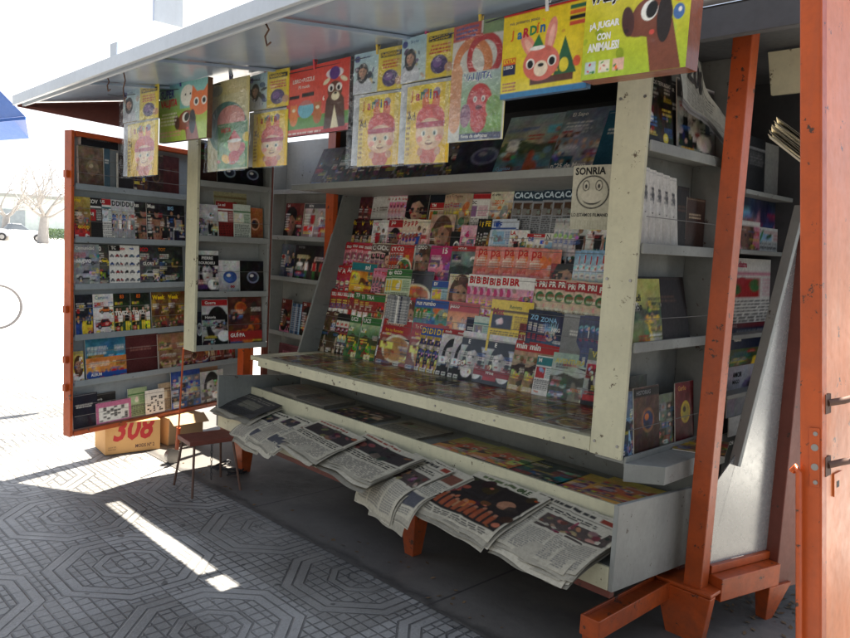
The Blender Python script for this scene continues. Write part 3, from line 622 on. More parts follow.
# ================================================================== covers
WH, BK = (.93, .92, .88), (.05, .05, .06)
RED, YEL, BLU, GRN, ORG, PNK, PUR, TEA, NAV, BRN, BEI, CRM, GRY, MAG, SKY_ = (.78, .10, .12), (.95, .80, .12), (.12, .30, .65), (.20, .48, .20), (.90, .42, .10), (.90, .50, .60), (.45, .25, .55), (.10, .50, .52), (.08, .11, .25), (.35, .22, .14), (.76, .66, .52), (.90, .86, .72), (.55, .56, .56), (.80, .12, .42), (.55, .75, .88)
SKIN = [(.80, .60, .48), (.72, .52, .40), (.86, .68, .56), (.55, .38, .28)]
def draw(kind, pal, seed, W=24, H=32):
    A = Art(W, H, pal[0], seed); r = A.r; p = lambda i: pal[i % len(pal)]; sk = SKIN[int(r.integers(4))]
    if kind == 'face':
        A.grad(p(0), p(1)); A.head(.5+.12*r.normal(), .45+.05*r.normal(), .2+.08*r.random(), sk, [p(2), (.1, .07, .05), (.35, .22, .12), (.6, .45, .25)][int(r.integers(4))], p(3), r.random() < .7); A.lines(.05, .30, .30, .80, 7, WH if sum(p(0)) < 1.6 else BK, .7, .8)
    elif kind == 'bigface':
        A.grad(p(0), p(1)); A.head(.52, .42, .33, sk, p(2), p(3)); A.lines(.04, .72, .5, .95, 4, WH, .8, .9)
    elif kind == 'body':
        A.grad(p(0), p(1)); A.figure(.38, .16, 1.05, sk, p(2), p(3)); A.figure(.70, .22, 1.08, SKIN[int(r.integers(4))], p(3), p(2)); A.lines(.04, .3, .3, .7, 5, WH, .8, .8)
    elif kind == 'torso':
        A.grad(p(0), p(1)); sk = (.62, .42, .32); A.poly([(.22, .42), (.78, .42), (.70, .98), (.32, .98)], sk); A.ell(.5, .27, .12, .11, sk); A.ell(.24, .5, .1, .13, sk); A.ell(.78, .5, .1, .13, sk)
        for i in range(3): A.rect(.42, .62+.1*i, .48, .68+.1*i, tuple(np.array(sk)*.7)); A.rect(.53, .62+.1*i, .59, .68+.1*i, tuple(np.array(sk)*.7))
        A.ell(.5, .2, .13, .06, BK); A.lines(.03, .3, .25, .8, 6, WH, .8, .85)
    elif kind == 'land':
        A.grad(p(0), p(1), 0, 0, 1, .55); A.grad(p(2), p(3), 0, .5, 1, 1); A.poly([(0, .55), (.3, .42), (.6, .5), (1, .38), (1, .62), (0, .65)], tuple(np.array(p(2))*.7)); A.poly([(.45, 1), (.5, .6), (.56, .6), (.75, 1)], p(4)); A.blobs(8, [p(2), p(3)], 0, .6, 1, 1, (.04, .1))
    elif kind == 'car':
        A.grad(p(0), p(1)); A.car(.5, .74, .82, p(2)); A.car(.55, .40, .6, p(3)); A.lines(.05, .2, .5, .34, 3, WH if sum(p(0)) < 1.6 else RED, .9, .9)
    elif kind == 'cars':
        A.rect(0, 0, 1, 1, WH)
        for i in range(4):
            for j in range(2): A.car(.26+.48*j, .27+.2*i, .40, [p(1), p(2), (.5, .5, .53), BK][int(r.integers(4))]); A.lines(.06+.48*j, .31+.2*i+.03, .46+.48*j, .35+.2*i, 1, GRY, .8)
    elif kind == 'food':
        A.grad(p(0), p(1)); A.ell(.55, .62, .42, .30, CRM); A.ell(.55, .62, .36, .25, p(2)); A.blobs(14, [p(2), p(3), (.80, .55, .25), (.65, .30, .12)], .25, .45, .85, .8, (.05, .13)); A.lines(.05, .2, .45, .36, 3, WH, .9)
    elif kind == 'crowd':
        A.grad(p(0), p(1))
        for i in range(9): u = .08+.1*i+.02*r.normal(); v = .5+.12*r.random(); A.ell(u, v+.22, .07, .18, p(2+int(r.integers(2)))); A.ell(u, v, .035, .04, SKIN[int(r.integers(4))]); 
        A.lines(.05, .2, .6, .4, 4, WH, .8)
    elif kind == 'group':
        A.grad(p(0), p(1))
        for i in range(4): A.figure(.15+.23*i+.03*r.normal(), .35, 1.05, SKIN[int(r.integers(4))], [p(2), p(3), RED, WH][int(r.integers(4))], p(3))
    elif kind == 'text':
        A.rect(0, .2, 1, .24, p(1)); A.rect(.06, .28, .55, .55, p(2)); A.blobs(5, [p(2), p(3)], .1, .3, .5, .5, (.05, .1)); A.lines(.06, .58, .94, .95, 8, BK, .9, .7); A.lines(.6, .28, .95, .54, 6, p(1), .9, .8)
    elif kind == 'craft':
        A.grad(p(0), p(1)); A.blobs(16, pal[1:], .05, .25, .95, .95, (.05, .17)); A.lines(.05, .84, .9, .96, 2, BK, .9, .6)
    elif kind == 'grid':
        A.rect(.08, .25, .92, .92, WH); n = 8
        for i in range(n):
            for j in range(n):
                if r.random() < .4: A.rect(.1+.1*i, .27+.08*j, .19+.1*i, .335+.08*j, BK)
    elif kind == 'plain':
        A.grad(p(0), tuple(np.array(p(0))*.85)); A.rect(.05, .04, .95, .05, p(1), .6); A.lines(.15, .30, .8, .42, 2, p(1), .9)
    elif kind == 'emblem':
        A.grad(p(0), tuple(np.array(p(0))*.7)); A.ell(.55, .52, .25, .19, p(1)); A.ell(.55, .52, .19, .14, p(2)); A.ell(.5, .47, .08, .05, p(3))
    elif kind == 'stripes':
        for i in range(6): A.rect(i/6, 0, i/6+.09, 1, p(i)); 
        A.lines(.05, .1, .95, .9, 12, WH, .9, .5)
    elif kind == 'blobs':
        A.grad(p(0), p(1)); A.blobs(22, pal, 0, .1, 1, 1, (.06, .22)); A.lines(.06, .3, .5, .45, 3, WH, .8, .7)
    elif kind == 'kids':
        A.grad(p(0), p(1)); A.blobs(6, [p(2), p(3), GRN], 0, .5, 1, 1, (.1, .22)); A.ell(.55, .55, .26, .22, p(2)); A.ell(.42, .36, .07, .12, p(2), 1, -.3); A.ell(.7, .36, .07, .12, p(2), 1, .3)
        for k in (.45, .65): A.ell(k, .5, .06, .05, WH); A.ell(k, .505, .03, .03, BK)
        A.ell(.55, .62, .1, .05, p(3))
    elif kind == 'bw':
        A.grad((.85, .85, .83), (.55, .55, .55)); A.head(.5, .5, .26, (.75, .73, .7), BK, (.1, .1, .12)); A.ell(.7, .8, .2, .12, WH); A.rect(.04, .8, .5, .9, p(1))
    elif kind == 'collage':
        for i in range(4):
            for j in range(5):
                c = np.clip(np.array(p(int(r.integers(len(pal)))))*(.5+.7*r.random()), 0, 1); A.rect(.02+.245*i, .18+.165*j, .25+.245*i, .335+.165*j, c); A.ell(.13+.245*i, .26+.165*j, .05, .03, SKIN[int(r.integers(4))])
    elif kind == 'anime':
        A.grad(p(0), p(1)); A.poly([(.2, 1), (.25, .55), (.75, .55), (.9, 1)], p(2)); A.ell(.5, .42, .17, .15, (.85, .7, .6)); 
        for k in range(7): A.poly([(.28+.06*k, .42), (.30+.07*k, .16+.05*r.random()), (.36+.06*k, .34)], p(3))
        for k in (.44, .58): A.ell(k, .43, .04, .04, WH); A.ell(k, .435, .022, .03, BK)
    if kind not in ('plain', 'emblem', 'grid', 'stripes', 'text', 'cars'): A.clutter(10 if kind in ('face', 'bigface', 'body', 'group', 'bw') else 14, pal)
    if kind not in ('grid', 'stripes', 'text', 'cars', 'plain'): A.mottle(6, .04); A.mottle(15, .03, .8)
    elif kind == 'plain': A.mottle(4, .025, .2)
    A.grain(.05); A.desat = .16
    return A
# style: kind, palette, masthead (text, colour, size, u, v, strip colour or None, bold), size, description
ST = {}
def S(key, kind, pal, mast, desc, w=.18, h=.265, t=.005, mat='print', extra=(), side=(.85, .83, .78), WHr=None): ST[key] = dict(kind=kind, pal=pal, mast=mast, desc=desc, w=w, h=h, t=t, mat=mat, extra=extra, side=side, res=WHr)
_MC = {}
def style_mesh(key, name):
    s = ST[key]
    if key in _MC: return _MC[key]
    R0_ = 48 if s['w'] > .15 else 36; W, H = s['res'] or (R0_, max(14, min(76, int(R0_*s['h']/s['w']))))
    A = draw(s['kind'], s['pal'], sum(ord(c)*(i+3) for i, c in enumerate(key)), W, H); tx = []
    if s['mast']:
        for mm in (s['mast'] if isinstance(s['mast'], list) else [s['mast']]):
            t_, col, hf, u, v, strip, bold = mm
            if strip is not None: A.rect(0, max(0, v-.025), 1, v+hf+.025, strip)
            tx.append((t_, u, v, hf*.82, .96-u, col, bold, 0.0))
    tx += list(s['extra'])
    me = cover_mesh(name, s['w'], s['h'], s['t'], A, tx, s['side'], s['mat']); _MC[key] = me; return me
NUMW = ['first', 'second', 'third', 'fourth', 'fifth', 'sixth', 'seventh', 'eighth', 'ninth', 'tenth', 'eleventh', 'twelfth']
COUNT = {2: 'two', 3: 'three', 4: 'four', 5: 'five', 6: 'six', 7: 'seven', 8: 'eight', 9: 'nine', 10: 'ten'}
def fit(words_):
    return ' '.join(words_.split()[:16])
def put_mag(key, loc, rotz, lean, where, i=0, n=1, group=None, name='magazine', cat='magazine', roll=0.0, scale=1.0):
    me = style_mesh(key, name); o = place(name, me, loc, rotz, lean, roll)
    if scale != 1: o.matrix_world = o.matrix_world @ Matrix.Scale(scale, 4)
    d = ST[key]['desc']
    lab = d
    if n > 1: lab = (NUMW[i] if 0 < i < n-1 else ('leftmost' if i == 0 else 'rightmost'))+' of '+COUNT.get(n, str(n))+' copies, '+d
    if group in ('magazines on the sloping rack', 'magazines lying on the counter'): o.matrix_world = TILT @ o.matrix_world
    tag(o, fit(lab+' '+where), cat, group); return o

# ---- the six stepped rows of the sloping rack: (px left, px right, style, copies)
S('dimred', 'craft', [(.35, .15, .15), (.5, .3, .28), BRN], None, 'dim reddish booklets')
S('spinew', 'plain', [(.86, .84, .8), BRN], None, 'pale booklet with white spine', w=.12)
S('pinkbk', 'craft', [PNK, (.85, .75, .75), RED, CRM], ('Aries', RED, .09, .1, .05, WH, .02), 'pink booklet with red title')
S('crochet', 'craft', [(.08, .22, .42), (.1, .3, .5), SKY_], ('Crochê', WH, .30, .08, .12, None, .015), 'navy crochet booklet with white script', w=.26, h=.15, mat='glossy')
S('artedark', 'bigface', [(.12, .1, .1), (.2, .12, .1), BK, (.3, .1, .1)], ('el arte de', WH, .07, .1, .04, None, 0), 'dark art magazine with face')
S('redtm', 'text', [CRM, RED, ORG, GRN], ('TM', WH, .13, .1, .03, RED, .03), 'cream magazine with small red title strip')
S('beimulti', 'craft', [BEI, (.7, .6, .5), ORG, GRN, YEL], ('Tejidos', BRN, .1, .08, .03, None, .02), 'beige knitting booklet', w=.16)
S('croc', 'text', [WH, MAG, (.6, .4, .6), TEA], [('CROC', BK, .10, .15, .17, WH, .03), ('moda', WH, .08, .1, .03, RED, .02)], 'white crochet magazine under red strip', w=.22)
S('arte17', 'craft', [CRM, BEI, ORG, GRY], [('el arte', BK, .08, .05, .04, None, .01), ('2017', ORG, .12, .2, .2, None, .02)], 'cream yearbook marked with orange year')
S('serie', 'bigface', [BEI, ORG, BRN, RED], ('serie', WH, .08, .4, .04, None, .01), 'narrow beige magazine with orange womans face', w=.14)
S('caca', 'text', [(.62, .64, .66), (.5, .52, .55), BRN, GRY], ('CAC', (.85, .92, .95), .17, .03, .04, (.13, .24, .32), .035), 'grey magazine with teal title strip', w=.2)
R5 = [(347, 372, 'dimred', 3), (371, 384, 'spinew', 2), (384, 408, 'pinkbk', 4), (405, 430, 'artedark', 1), (429, 444, 'redtm', 1), (443, 462, 'beimulti', 3), (461, 489, 'croc', 1), (489, 510, 'arte17', 1), (508, 522, 'serie', 1), (512, 580, 'caca', 6), (582, 615, 'croc', 1)]
S('darkyel', 'face', [(.25, .08, .1), (.35, .12, .15), BK, YEL], ('Vida', YEL, .15, .3, .04, None, .03), 'dark magazine with yellow title')
S('whiteh', 'body', [WH, (.85, .8, .8), RED, GRY], ('HE', PNK, .13, .1, .04, None, .03), 'white magazine with pink letters', w=.16)
S('po', 'face', [(.85, .75, .72), PNK, BRN, RED], ('po', WH, .14, .15, .05, RED, .03), 'pink face magazine with red title strip')
S('pbadge', 'body', [CRM, PNK, BLU, RED], ('p', RED, .16, .1, .04, None, .03), 'cream fashion magazine with red p', w=.15)
S('bluebadge', 'text', [WH, RED, BLU, TEA], ('hoy', WH, .12, .2, .04, TEA, .03), 'white magazine with teal strip')
S('beigeport', 'bigface', [BEI, PNK, BRN, BEI], None, 'beige magazine with large portrait')
S('darkw', 'emblem', [BK, WH, GRY, BK], None, 'black magazine with white disc', w=.14)
S('sixpink', 'craft', [(.9, .7, .75), PNK, MAG, WH], ('6', MAG, .25, .3, .15, None, .04), 'pink magazine with large six in white frame', w=.17)
S('blackyel', 'face', [BK, (.2, .2, .1), BRN, YEL], ('FE', YEL, .15, .1, .04, None, .03), 'black magazine with yellow letters', w=.16)
S('blueii', 'text', [(.8, .85, .9), BLU, SKY_, GRY], ('IIF', BLU, .16, .08, .04, None, .04), 'pale magazine with blue letters')
S('pwhite', 'body', [WH, CRM, GRN, BK], ('p', BK, .2, .1, .03, None, .01), 'white magazine with thin black p', w=.17)
S('la', 'body', [WH, (.85, .85, .82), BK, TEA], ('LA', RED, .15, .05, .03, None, .04), 'white magazine with two big red letters', w=.19)
S('de', 'group', [WH, (.9, .88, .85), BLU, GRY], [('DE', BLU, .15, .08, .12, None, .04), ('nuevo', WH, .07, .3, .03, RED, .02)], 'white magazine with red banner and blue letters', w=.22)
S('nw', 'text', [WH, GRY, SKY_, BEI], ('N', BK, .2, .1, .04, None, -.005), 'white magazine with slim black N', w=.16)
S('ij', 'body', [(.8, .8, .8), (.7, .7, .7), BK, GRY], ('IJ', BK, .17, .15, .04, None, 0), 'silver grey magazine with black letters', w=.2)
R4 = [(345, 371, 'darkyel', 2), (371, 388, 'whiteh', 1), (386, 403, 'po', 1), (401, 420, 'pbadge', 3), (417, 430, 'bluebadge', 1), (428, 452, 'beigeport', 1), (450, 461, 'darkw', 1), (460, 477, 'sixpink', 1), (475, 492, 'blackyel', 2), (489, 503, 'blueii', 2), (502, 514, 'pwhite', 1), (509, 528, 'la', 1), (526, 546, 'de', 1), (544, 556, 'nw', 1), (552, 585, 'ij', 3), (586, 614, 'la', 1)]
S('clothes', 'craft', [PNK, (.85, .5, .55), RED, WH, MAG], ('moldes', WH, .13, .08, .03, RED, .03), 'pink sewing magazine with red title strip', w=.22)
S('cic', 'face', [CRM, PNK, BK, RED], ('CIC', WH, .15, .06, .05, (.45, .35, .3), .03), 'brown topped fashion magazine')
S('bwdiag', 'bw', [WH, BK], ('G', BK, .18, .1, .03, None, .03), 'black and white magazine', w=.16)
S('redgrn', 'food', [RED, ORG, GRN, BRN], ('CO', WH, .15, .06, .04, None, .03), 'red cookery magazine with plate', w=.17)
S('cado', 'bigface', [GRY, BEI, BRN, BK], ('CADO', WH, .1, .1, .04, None, .03), 'grey portrait magazine')
S('fifteen', 'blobs', [MAG, PUR, (.5, .4, .55), BRN, PNK], ('15', WH, .18, .45, .04, MAG, .04), 'magenta magazine with number fifteen', w=.23)
S('hola', 'land', [(.45, .5, .48), (.4, .48, .46), (.25, .33, .3), (.35, .42, .4), GRN], ('HOLA!', WH, .08, .2, .03, RED, .03), 'grey green magazine with red title tag', w=.26)
S('para', 'blobs', [(.93, .55, .48), (.90, .50, .45), (.95, .62, .52), (.85, .40, .35), ORG], ('pa', (.82, .2, .15), .26, .12, .05, None, .02), 'salmon magazine with red lower case title', w=.22, extra=[('ahora', .15, .5, .07, .5, (.8, .25, .2), .01, .2)])
S('wmag', 'text', [WH, BK, GRY, PNK], ('W', BK, .15, .1, .04, None, .0), 'white magazine with black W', w=.16)
S('redhair', 'bigface', [(.65, .12, .14), (.5, .15, .15), (.06, .05, .06), BRN], None, 'red magazine with close portrait of dark haired woman', w=.27, mat='glossy')
S('bblue', 'anime', [SKY_, WH, BLU, BRN], ('B', RED, .2, .15, .10, None, .02), 'pale blue magazine with red letter', w=.2)
R3 = [(337, 372, 'clothes', 4), (369, 388, 'cic', 2), (385, 403, 'redgrn', 3), (399, 416, 'bwdiag', 1), (413, 432, 'cado', 1), (428, 452, 'fifteen', 1), (449, 476, 'hola', 1), (473, 544, 'para', 4), (539, 552, 'wmag', 1), (550, 575, 'redhair', 1), (572, 614, 'bblue', 4)]
S('aiii', 'craft', [RED, PNK, WH, MAG], ('Allí', WH, .16, .1, .05, RED, .02), 'red and pink magazine with white script')
S('oryel', 'craft', [ORG, YEL, TEA, BRN], ('sol', WH, .14, .55, .05, TEA, .03), 'orange magazine with teal corner', w=.22)
S('pinkm', 'face', [PNK, (.85, .6, .65), BRN, WH], ('mia', RED, .14, .1, .04, None, .02), 'pink magazine with smiling face', w=.17)
S('grwh', 'text', [(.8, .86, .7), GRN, YEL, WH], ('eco', WH, .12, .1, .04, GRN, .03), 'pale green magazine', w=.18)
S('cecake', 'food', [(.08, .06, .06), (.2, .1, .06), ORG, (.7, .25, .1)], ('Ce', CRM, .2, .06, .06, None, .01), 'black baking magazine with orange cake', w=.30, mat='glossy')
S('bluemul', 'text', [(.7, .8, .85), TEA, YEL, PNK], ('EV', WH, .13, .1, .04, BLU, .03), 'pale blue magazine with dark title strip', w=.19)
S('beigem', 'bigface', [CRM, BEI, BRN, WH], ('ser', BEI, .13, .1, .04, None, .01), 'beige magazine with pale portrait', w=.19)
S('br', 'craft', [(.86, .66, .72), PNK, MAG, (.6, .4, .5)], ('BR', (.75, .08, .1), .20, .06, .04, WH, .04), 'white and pink magazine with red letters', w=.18)
S('pri', 'craft', [(.90, .78, .66), BEI, GRN, CRM, PNK], ('PRI', WH, .14, .08, .05, (.72, .08, .1), .04), 'cream magazine with white letters on red', w=.19)
R2 = [(327, 352, 'aiii', 3), (348, 373, 'oryel', 1), (370, 386, 'pinkm', 2), (384, 400, 'grwh', 2), (397, 433, 'cecake', 1), (431, 448, 'bluemul', 1), (446, 468, 'beigem', 1), (466, 520, 'br', 7), (516, 612, 'pri', 9)]
S('sellers', 'group', [(.6, .15, .15), (.5, .2, .18), PUR, BRN], ('SELLOS', WH, .12, .06, .05, RED, .03), 'red film magazine with white title')
S('redgreen', 'group', [RED, BRN, GRN, ORG], ('TRA', WH, .13, .1, .05, GRN, .02), 'dark red magazine with people', w=.2)
S('brcream', 'text', [CRM, RED, BEI, WH], ('BR', RED, .2, .2, .05, None, .01), 'cream booklet with red initials', w=.18)
S('greyb', 'stripes', [GRY, (.4, .42, .45), WH, NAV], None, 'grey striped booklet', w=.17)
S('por', 'face', [RED, (.6, .2, .15), BK, WH], ('Z POR', WH, .12, .06, .06, None, .02), 'red magazine with large white word', w=.19)
S('bluegr', 'blobs', [TEA, (.5, .65, .6), GRN, BLU, ORG], ('rumbo', WH, .13, .06, .03, BLU, .03), 'teal blue children magazine', w=.22)
S('paso', 'group', [ORG, CRM, WH, ORG], ('Paso a paso', WH, .17, .06, .04, (.75, .08, .08), .01), 'wide red recipe magazine with orange figures', w=.36, mat='glossy')
S('bluec', 'plain', [NAV, WH], None, 'navy booklet', w=.13)
S('gcard', 'text', [(.75, .82, .76), TEA, GRY, WH], None, 'pale green card folder', w=.17)
S('mat', 'text', [YEL, BRN, NAV, WH], ('Mat', (.6, .1, .08), .16, .06, .16, None, .04), 'bright yellow magazine with red title and white sticker', w=.29, h=.3, mat='glossy', extra=[('Revista', .45, .08, .07, .4, (.2, .4, .2), .01, .0)])
S('redface', 'face', [(.5, .1, .12), (.35, .08, .1), BK, RED], None, 'dark red magazine with face', w=.16)
S('dkblue', 'anime', [(.08, .12, .25), (.12, .2, .35), (.2, .3, .45), SKY_], ('ZONA', SKY_, .12, .1, .1, None, .02), 'dark blue game magazine')
S('nrg', 'face', [BK, (.25, .1, .08), BK, RED], ('NRG', WH, .13, .12, .05, RED, .03), 'black music magazine in white frame with red strip', w=.17)
S('greysp', 'plain', [GRY, WH], None, 'plain grey booklet', w=.15)
S('blueani', 'anime', [(.15, .18, .35), (.2, .3, .5), (.35, .45, .65), (.6, .7, .85)], ('NYA', WH, .16, .15, .3, None, .0), 'blue comic with white slanting title', w=.22, mat='glossy')
R1 = [(317, 348, 'sellers', 4), (345, 373, 'redgreen', 3), (371, 386, 'brcream', 1), (383, 398, 'greyb', 2), (396, 414, 'por', 1), (412, 433, 'bluegr', 2), (430, 473, 'paso', 1), (465, 474, 'bluec', 1), (472, 488, 'gcard', 1), (487, 522, 'mat', 1), (517, 528, 'redface', 1), (525, 549, 'dkblue', 2), (547, 563, 'nrg', 1), (560, 571, 'greysp', 2), (569, 614, 'blueani', 4)]
S('uf', 'stripes', [WH, GRN, CRM, GRN], ('UF', GRN, .12, .15, .02, WH, .03), 'tall white and green booklet', w=.09, h=.31)
S('brnpic', 'land', [BRN, (.45, .35, .2), (.3, .28, .12), BRN, BEI], ('Campo', CRM, .1, .1, .03, None, .02), 'brown country magazine', h=.30)
S('blkred', 'collage', [BK, RED, WH, BRN], None, 'black red and white collage magazine', w=.18, h=.29)
S('ucs', 'land', [CRM, GRN, (.35, .4, .15), GRN, YEL], ('UCS', WH, .12, .06, .04, GRN, .03), 'green and red garden magazine', w=.18, h=.29)
S('cocina', 'group', [(.85, .87, .88), (.6, .65, .7), BLU, BK], [('SUDOKU', BK, .08, .1, .04, WH, .03), ('VIAJES', BK, .07, .2, .15, WH, .03)], 'white crossword magazine with group photo', w=.2, h=.27)
S('ricos', 'food', [(.70, .10, .08), (.55, .32, .16), (.78, .55, .25), (.85, .7, .45)], [('Tu Cocina por', CRM, .11, .08, .05, (.72, .09, .07), .01), ('los tu Recetas', YEL, .08, .12, .2, (.72, .09, .07), .0)], 'red and golden cookery magazine', w=.30, h=.30, mat='glossy')
S('stripeye', 'collage', [YEL, BLU, WH, NAV], ('D1', YEL, .15, .05, .02, BLU, .03), 'yellow edged blue magazine', w=.15, h=.28)
S('gobw', 'bw', [WH, BK], [('GO', WH, .12, .3, .6, None, .04), ('moda', WH, .07, .1, .03, (.7, .12, .12), .02)], 'black and white style magazine', w=.19, h=.29)
S('winebw', 'bw', [WH, RED], [('Wine', WH, .08, .1, .72, (.65, .08, .08), .02), ('E', WH, .1, .25, .16, BK, .03)], 'black and white wine magazine with red strip', w=.20, h=.29, mat='glossy')
S('min', 'land', [(.6, .45, .3), BEI, BRN, (.8, .65, .4), YEL], ('min', WH, .15, .04, .03, (.75, .1, .1), .04), 'brown magazine with short white title on red', w=.21, h=.28)
S('ven', 'text', [WH, TEA, RED, SKY_], [('M', WH, .12, .1, .06, TEA, .04), ('Ven', ORG, .08, .1, .86, WH, .02)], 'narrow white brochure with teal M and orange word', w=.14, h=.27)
S('aventura', 'land', [(.55, .68, .6), (.75, .8, .75), (.25, .28, .14), (.2, .22, .1), (.55, .52, .4)], ('AVENTURA', (.80, .75, .35), .13, .06, .12, None, .03), 'green landscape magazine with yellow title', w=.33, h=.30, mat='glossy', extra=[('FORD', .5, .72, .07, .4, (.8, .45, .25), .02, 0)])
S('vav', 'bw', [WH, RED], ('VAV', (.85, .8, .4), .14, .1, .04, (.45, .5, .4), .03), 'grey magazine with man in white', w=.19, h=.29)
R0 = [(305, 316, 'uf', 1), (314, 334, 'brnpic', 2), (331, 348, 'blkred', 3), (344, 366, 'ucs', 2), (356, 379, 'cocina', 1), (376, 424, 'ricos', 2), (415, 439, 'stripeye', 3), (436, 461, 'gobw', 2), (456, 484, 'winebw', 1), (482, 511, 'winebw', 1), (508, 539, 'min', 2), (533, 550, 'ven', 1), (548, 592, 'aventura', 1), (582, 614, 'vav', 2)]
ROWN = ['bottom rack row', 'second rack row up', 'third rack row up', 'fourth rack row up', 'fifth rack row up', 'top rack row']
for k, row in enumerate([R0, R1, R2, R3, R4, R5]):
    y0, z0 = ROWY[k], ROWZ[k]
    seen = {}
    for j, (a, b_, key, n) in enumerate(row):
        seen.setdefault(key, []).append(j)
    for j, (a, b_, key, n) in enumerate(row):
        if k and 1 < n < 6: n += 1
        xa, xb = x_at(a, y0, z0+.14), x_at(b_, y0, z0+.14); s = ST[key]; W_ = s['w']
        step = 0 if n == 1 else max(.012, (xb-xa-W_*.55)/(n-1))
        for i in range(n):
            yaw = .05+.012*random.random(); x = xa+step*i
            sc_ = min(1.15, max(.7, (xb-xa)/W_)) if n == 1 and abs((xb-xa)/W_-1) > .15 else 1.0
            where = ('on the ' if n == 1 else '')+ROWN[k]
            if len(seen[key]) > 1: where = ('left one of two,' if seen[key][0] == j else 'right one of two,')+' '+ROWN[k]
            if k == 0: zz = z0-.004
            else: zz = z0+.002+.012*random.random()
            # later ones lie in front of earlier ones: each left edge a little nearer than the neighbour before it
            o = put_mag(key, (x, y0-.004, zz), yaw, (.15 if k else .24)+.02*random.random(), where, i, n, 'magazines on the sloping rack', roll=random.gauss(0, .012), scale=sc_)
            o.matrix_world = Matrix.Translation((0, -.0016*i-.003*(j % 2), 0)) @ o.matrix_world
# ================================================================== items standing on the other shelves
def stand(key, pa, pb, plane, z, name='magazine', cat='magazine', where='', h=None, d=.03, lean=.14, rz=0.0, group=None):
    """front face between picture columns pa and pb of a shelf whose items face +x (plane=('x', x)), -y (('y', y)) or the door"""
    s = ST[key]; k, v = plane
    if k == 'x': y0, y1 = y_at(pa, v, z+.12), y_at(pb, v, z+.12); y0 = max(y0, {BX: BY0+.03, -1.505: 2.632}.get(v, -9)); y1 = min(y1, {BX: BY1-.02, -1.505: 3.235}.get(v, 9)); wd = y1-y0; loc = (v-d, y0, z+.002); ang = PI/2
    elif k == 'y': x0, x1 = x_at(pa, v, z+.12), x_at(pb, v, z+.12); x1 = min(x1, -1.675); wd = x1-x0; loc = (x0, v+d, z+.002); ang = 0.0
    else:                                            # left door leaf
        f = lambda px: [t for t in [((np.array(D0)-EYE), ray(px, 300))]][0]
        def s_at(px):
            lo, hi = 0, DW*1.1
            for _ in range(40):
                mid = (lo+hi)/2; p = dpt(mid, 0, z+.12); c = RM.T@(np.array(p)-EYE); u = CX+FPX*c[0]/c[2]
                if u < px: lo = mid
                else: hi = mid
            return lo
        s0, s1 = max(.042, s_at(pa)), min(DW-.036, s_at(pb)); wd = s1-s0; d = min(.058, d*.62); lean = min(lean, .08); loc = tuple(dpt(s0, d, z+.002)); ang = DANG
    hh = h or s['h']
    kk = (key, round(wd, 3), round(hh, 3))
    if kk not in _MC:
        old = dict(s); s['w'], s['h'] = wd, hh; m_old = _MC.pop(key, None); _MC[kk] = style_mesh(key, name); _MC.pop(key, None)
        if m_old: _MC[key] = m_old
        s.update(old)
    o = place(name, _MC[kk], loc, ang+rz, lean, 0); tag(o, fit(s['desc']+' '+where), cat, group); return o

DOOR = ('d', 0)
S('navyspine', 'plain', [NAV, WH], None, 'navy blue spine', t=.02)
S('hay', 'face', [(.75, .65, .25), (.35, .2, .12), BRN, RED], [('Hay', YEL, .13, .05, .04, None, .03), ('GOOD', YEL, .09, .2, .68, None, .02)], 'yellow topped magazine with family')
S('cov', 'text', [(.12, .12, .13), WH, RED, BRN], [('COV', WH, .12, .05, .04, None, .03), ('MUJ', WH, .11, .05, .35, None, .03)], 'black magazine with white headlines')
S('ustravel', 'text', [WH, TEA, (.8, .85, .88), GRY], [('US', WH, .10, .1, .03, RED, .03), ('Travel', NAV, .08, .1, .2, None, .02)], 'white travel magazine with red strip')
S('ddu', 'group', [(.8, .8, .8), (.6, .6, .62), BK, GRY], ('DDU', BK, .15, .05, .03, None, .03), 'pale magazine with dark standing figures')
S('muscle', 'torso', [(.14, .14, .16), (.08, .08, .1)], ('Mus', WH, .13, .05, .03, None, .03), 'dark fitness magazine with bare chested man')
S('big', 'body', [(.06, .07, .1), (.1, .1, .14), NAV, GRY], ('BIG', SKY_, .12, .2, .05, None, .03), 'dark blue magazine with white spine')
S('comunidad', 'car', [(.62, .65, .66), (.5, .54, .56), (.72, .74, .76), (.65, .66, .7)], [('Comunidad', WH, .10, .08, .05, None, .02), ('NUEVO', WH, .11, .12, .36, None, .03)], 'silver car magazine with red sticker', WHr=(36, 46))
S('ten', 'car', [(.2, .2, .2), (.35, .35, .3), BK, YEL], ('10', WH, .15, .1, .04, None, .03), 'black car magazine with number ten')
S('tc', 'cars', [(.3, .3, .3), RED, BLU], ('TC', WH, .1, .2, .03, BK, .03), 'dark racing magazine', )
S('cargrid', 'cars', [WH, RED, (.55, .1, .12), GRY], ('auto', RED, .09, .1, .05, None, .03), 'white catalogue page of small cars')
S('cargrid2', 'cars', [WH, BLU, (.3, .5, .6), GRY], ('guia', BLU, .09, .1, .05, None, .03), 'white price guide with rows of cars')
S('ico', 'car', [(.16, .17, .18), (.4, .41, .42), (.75, .76, .78), (.3, .3, .32)], [('ICO', RED, .13, .05, .04, None, .03), ('GLORY', WH, .1, .15, .42, None, .02)], 'grey sports car magazine with red letters')
S('tot', 'car', [(.1, .12, .12), (.2, .25, .22), (.12, .14, .14), (.3, .35, .3)], ('TOT', (.8, .5, .15), .11, .1, .04, None, .03), 'black car magazine behind a band')
S('dbyel', 'crowd', [(.06, .1, .16), (.1, .14, .2), YEL, BLU], ('XX', YEL, .09, .2, .25, None, .03), 'dark blue sports magazine with yellow lines')
S('redwh', 'car', [WH, (.85, .8, .8), RED, ORG], ('Camión', (.4, .5, .6), .11, .08, .04, None, .02), 'white and red racing magazine')
S('teve', 'figure', [BK, GRN], None, '')
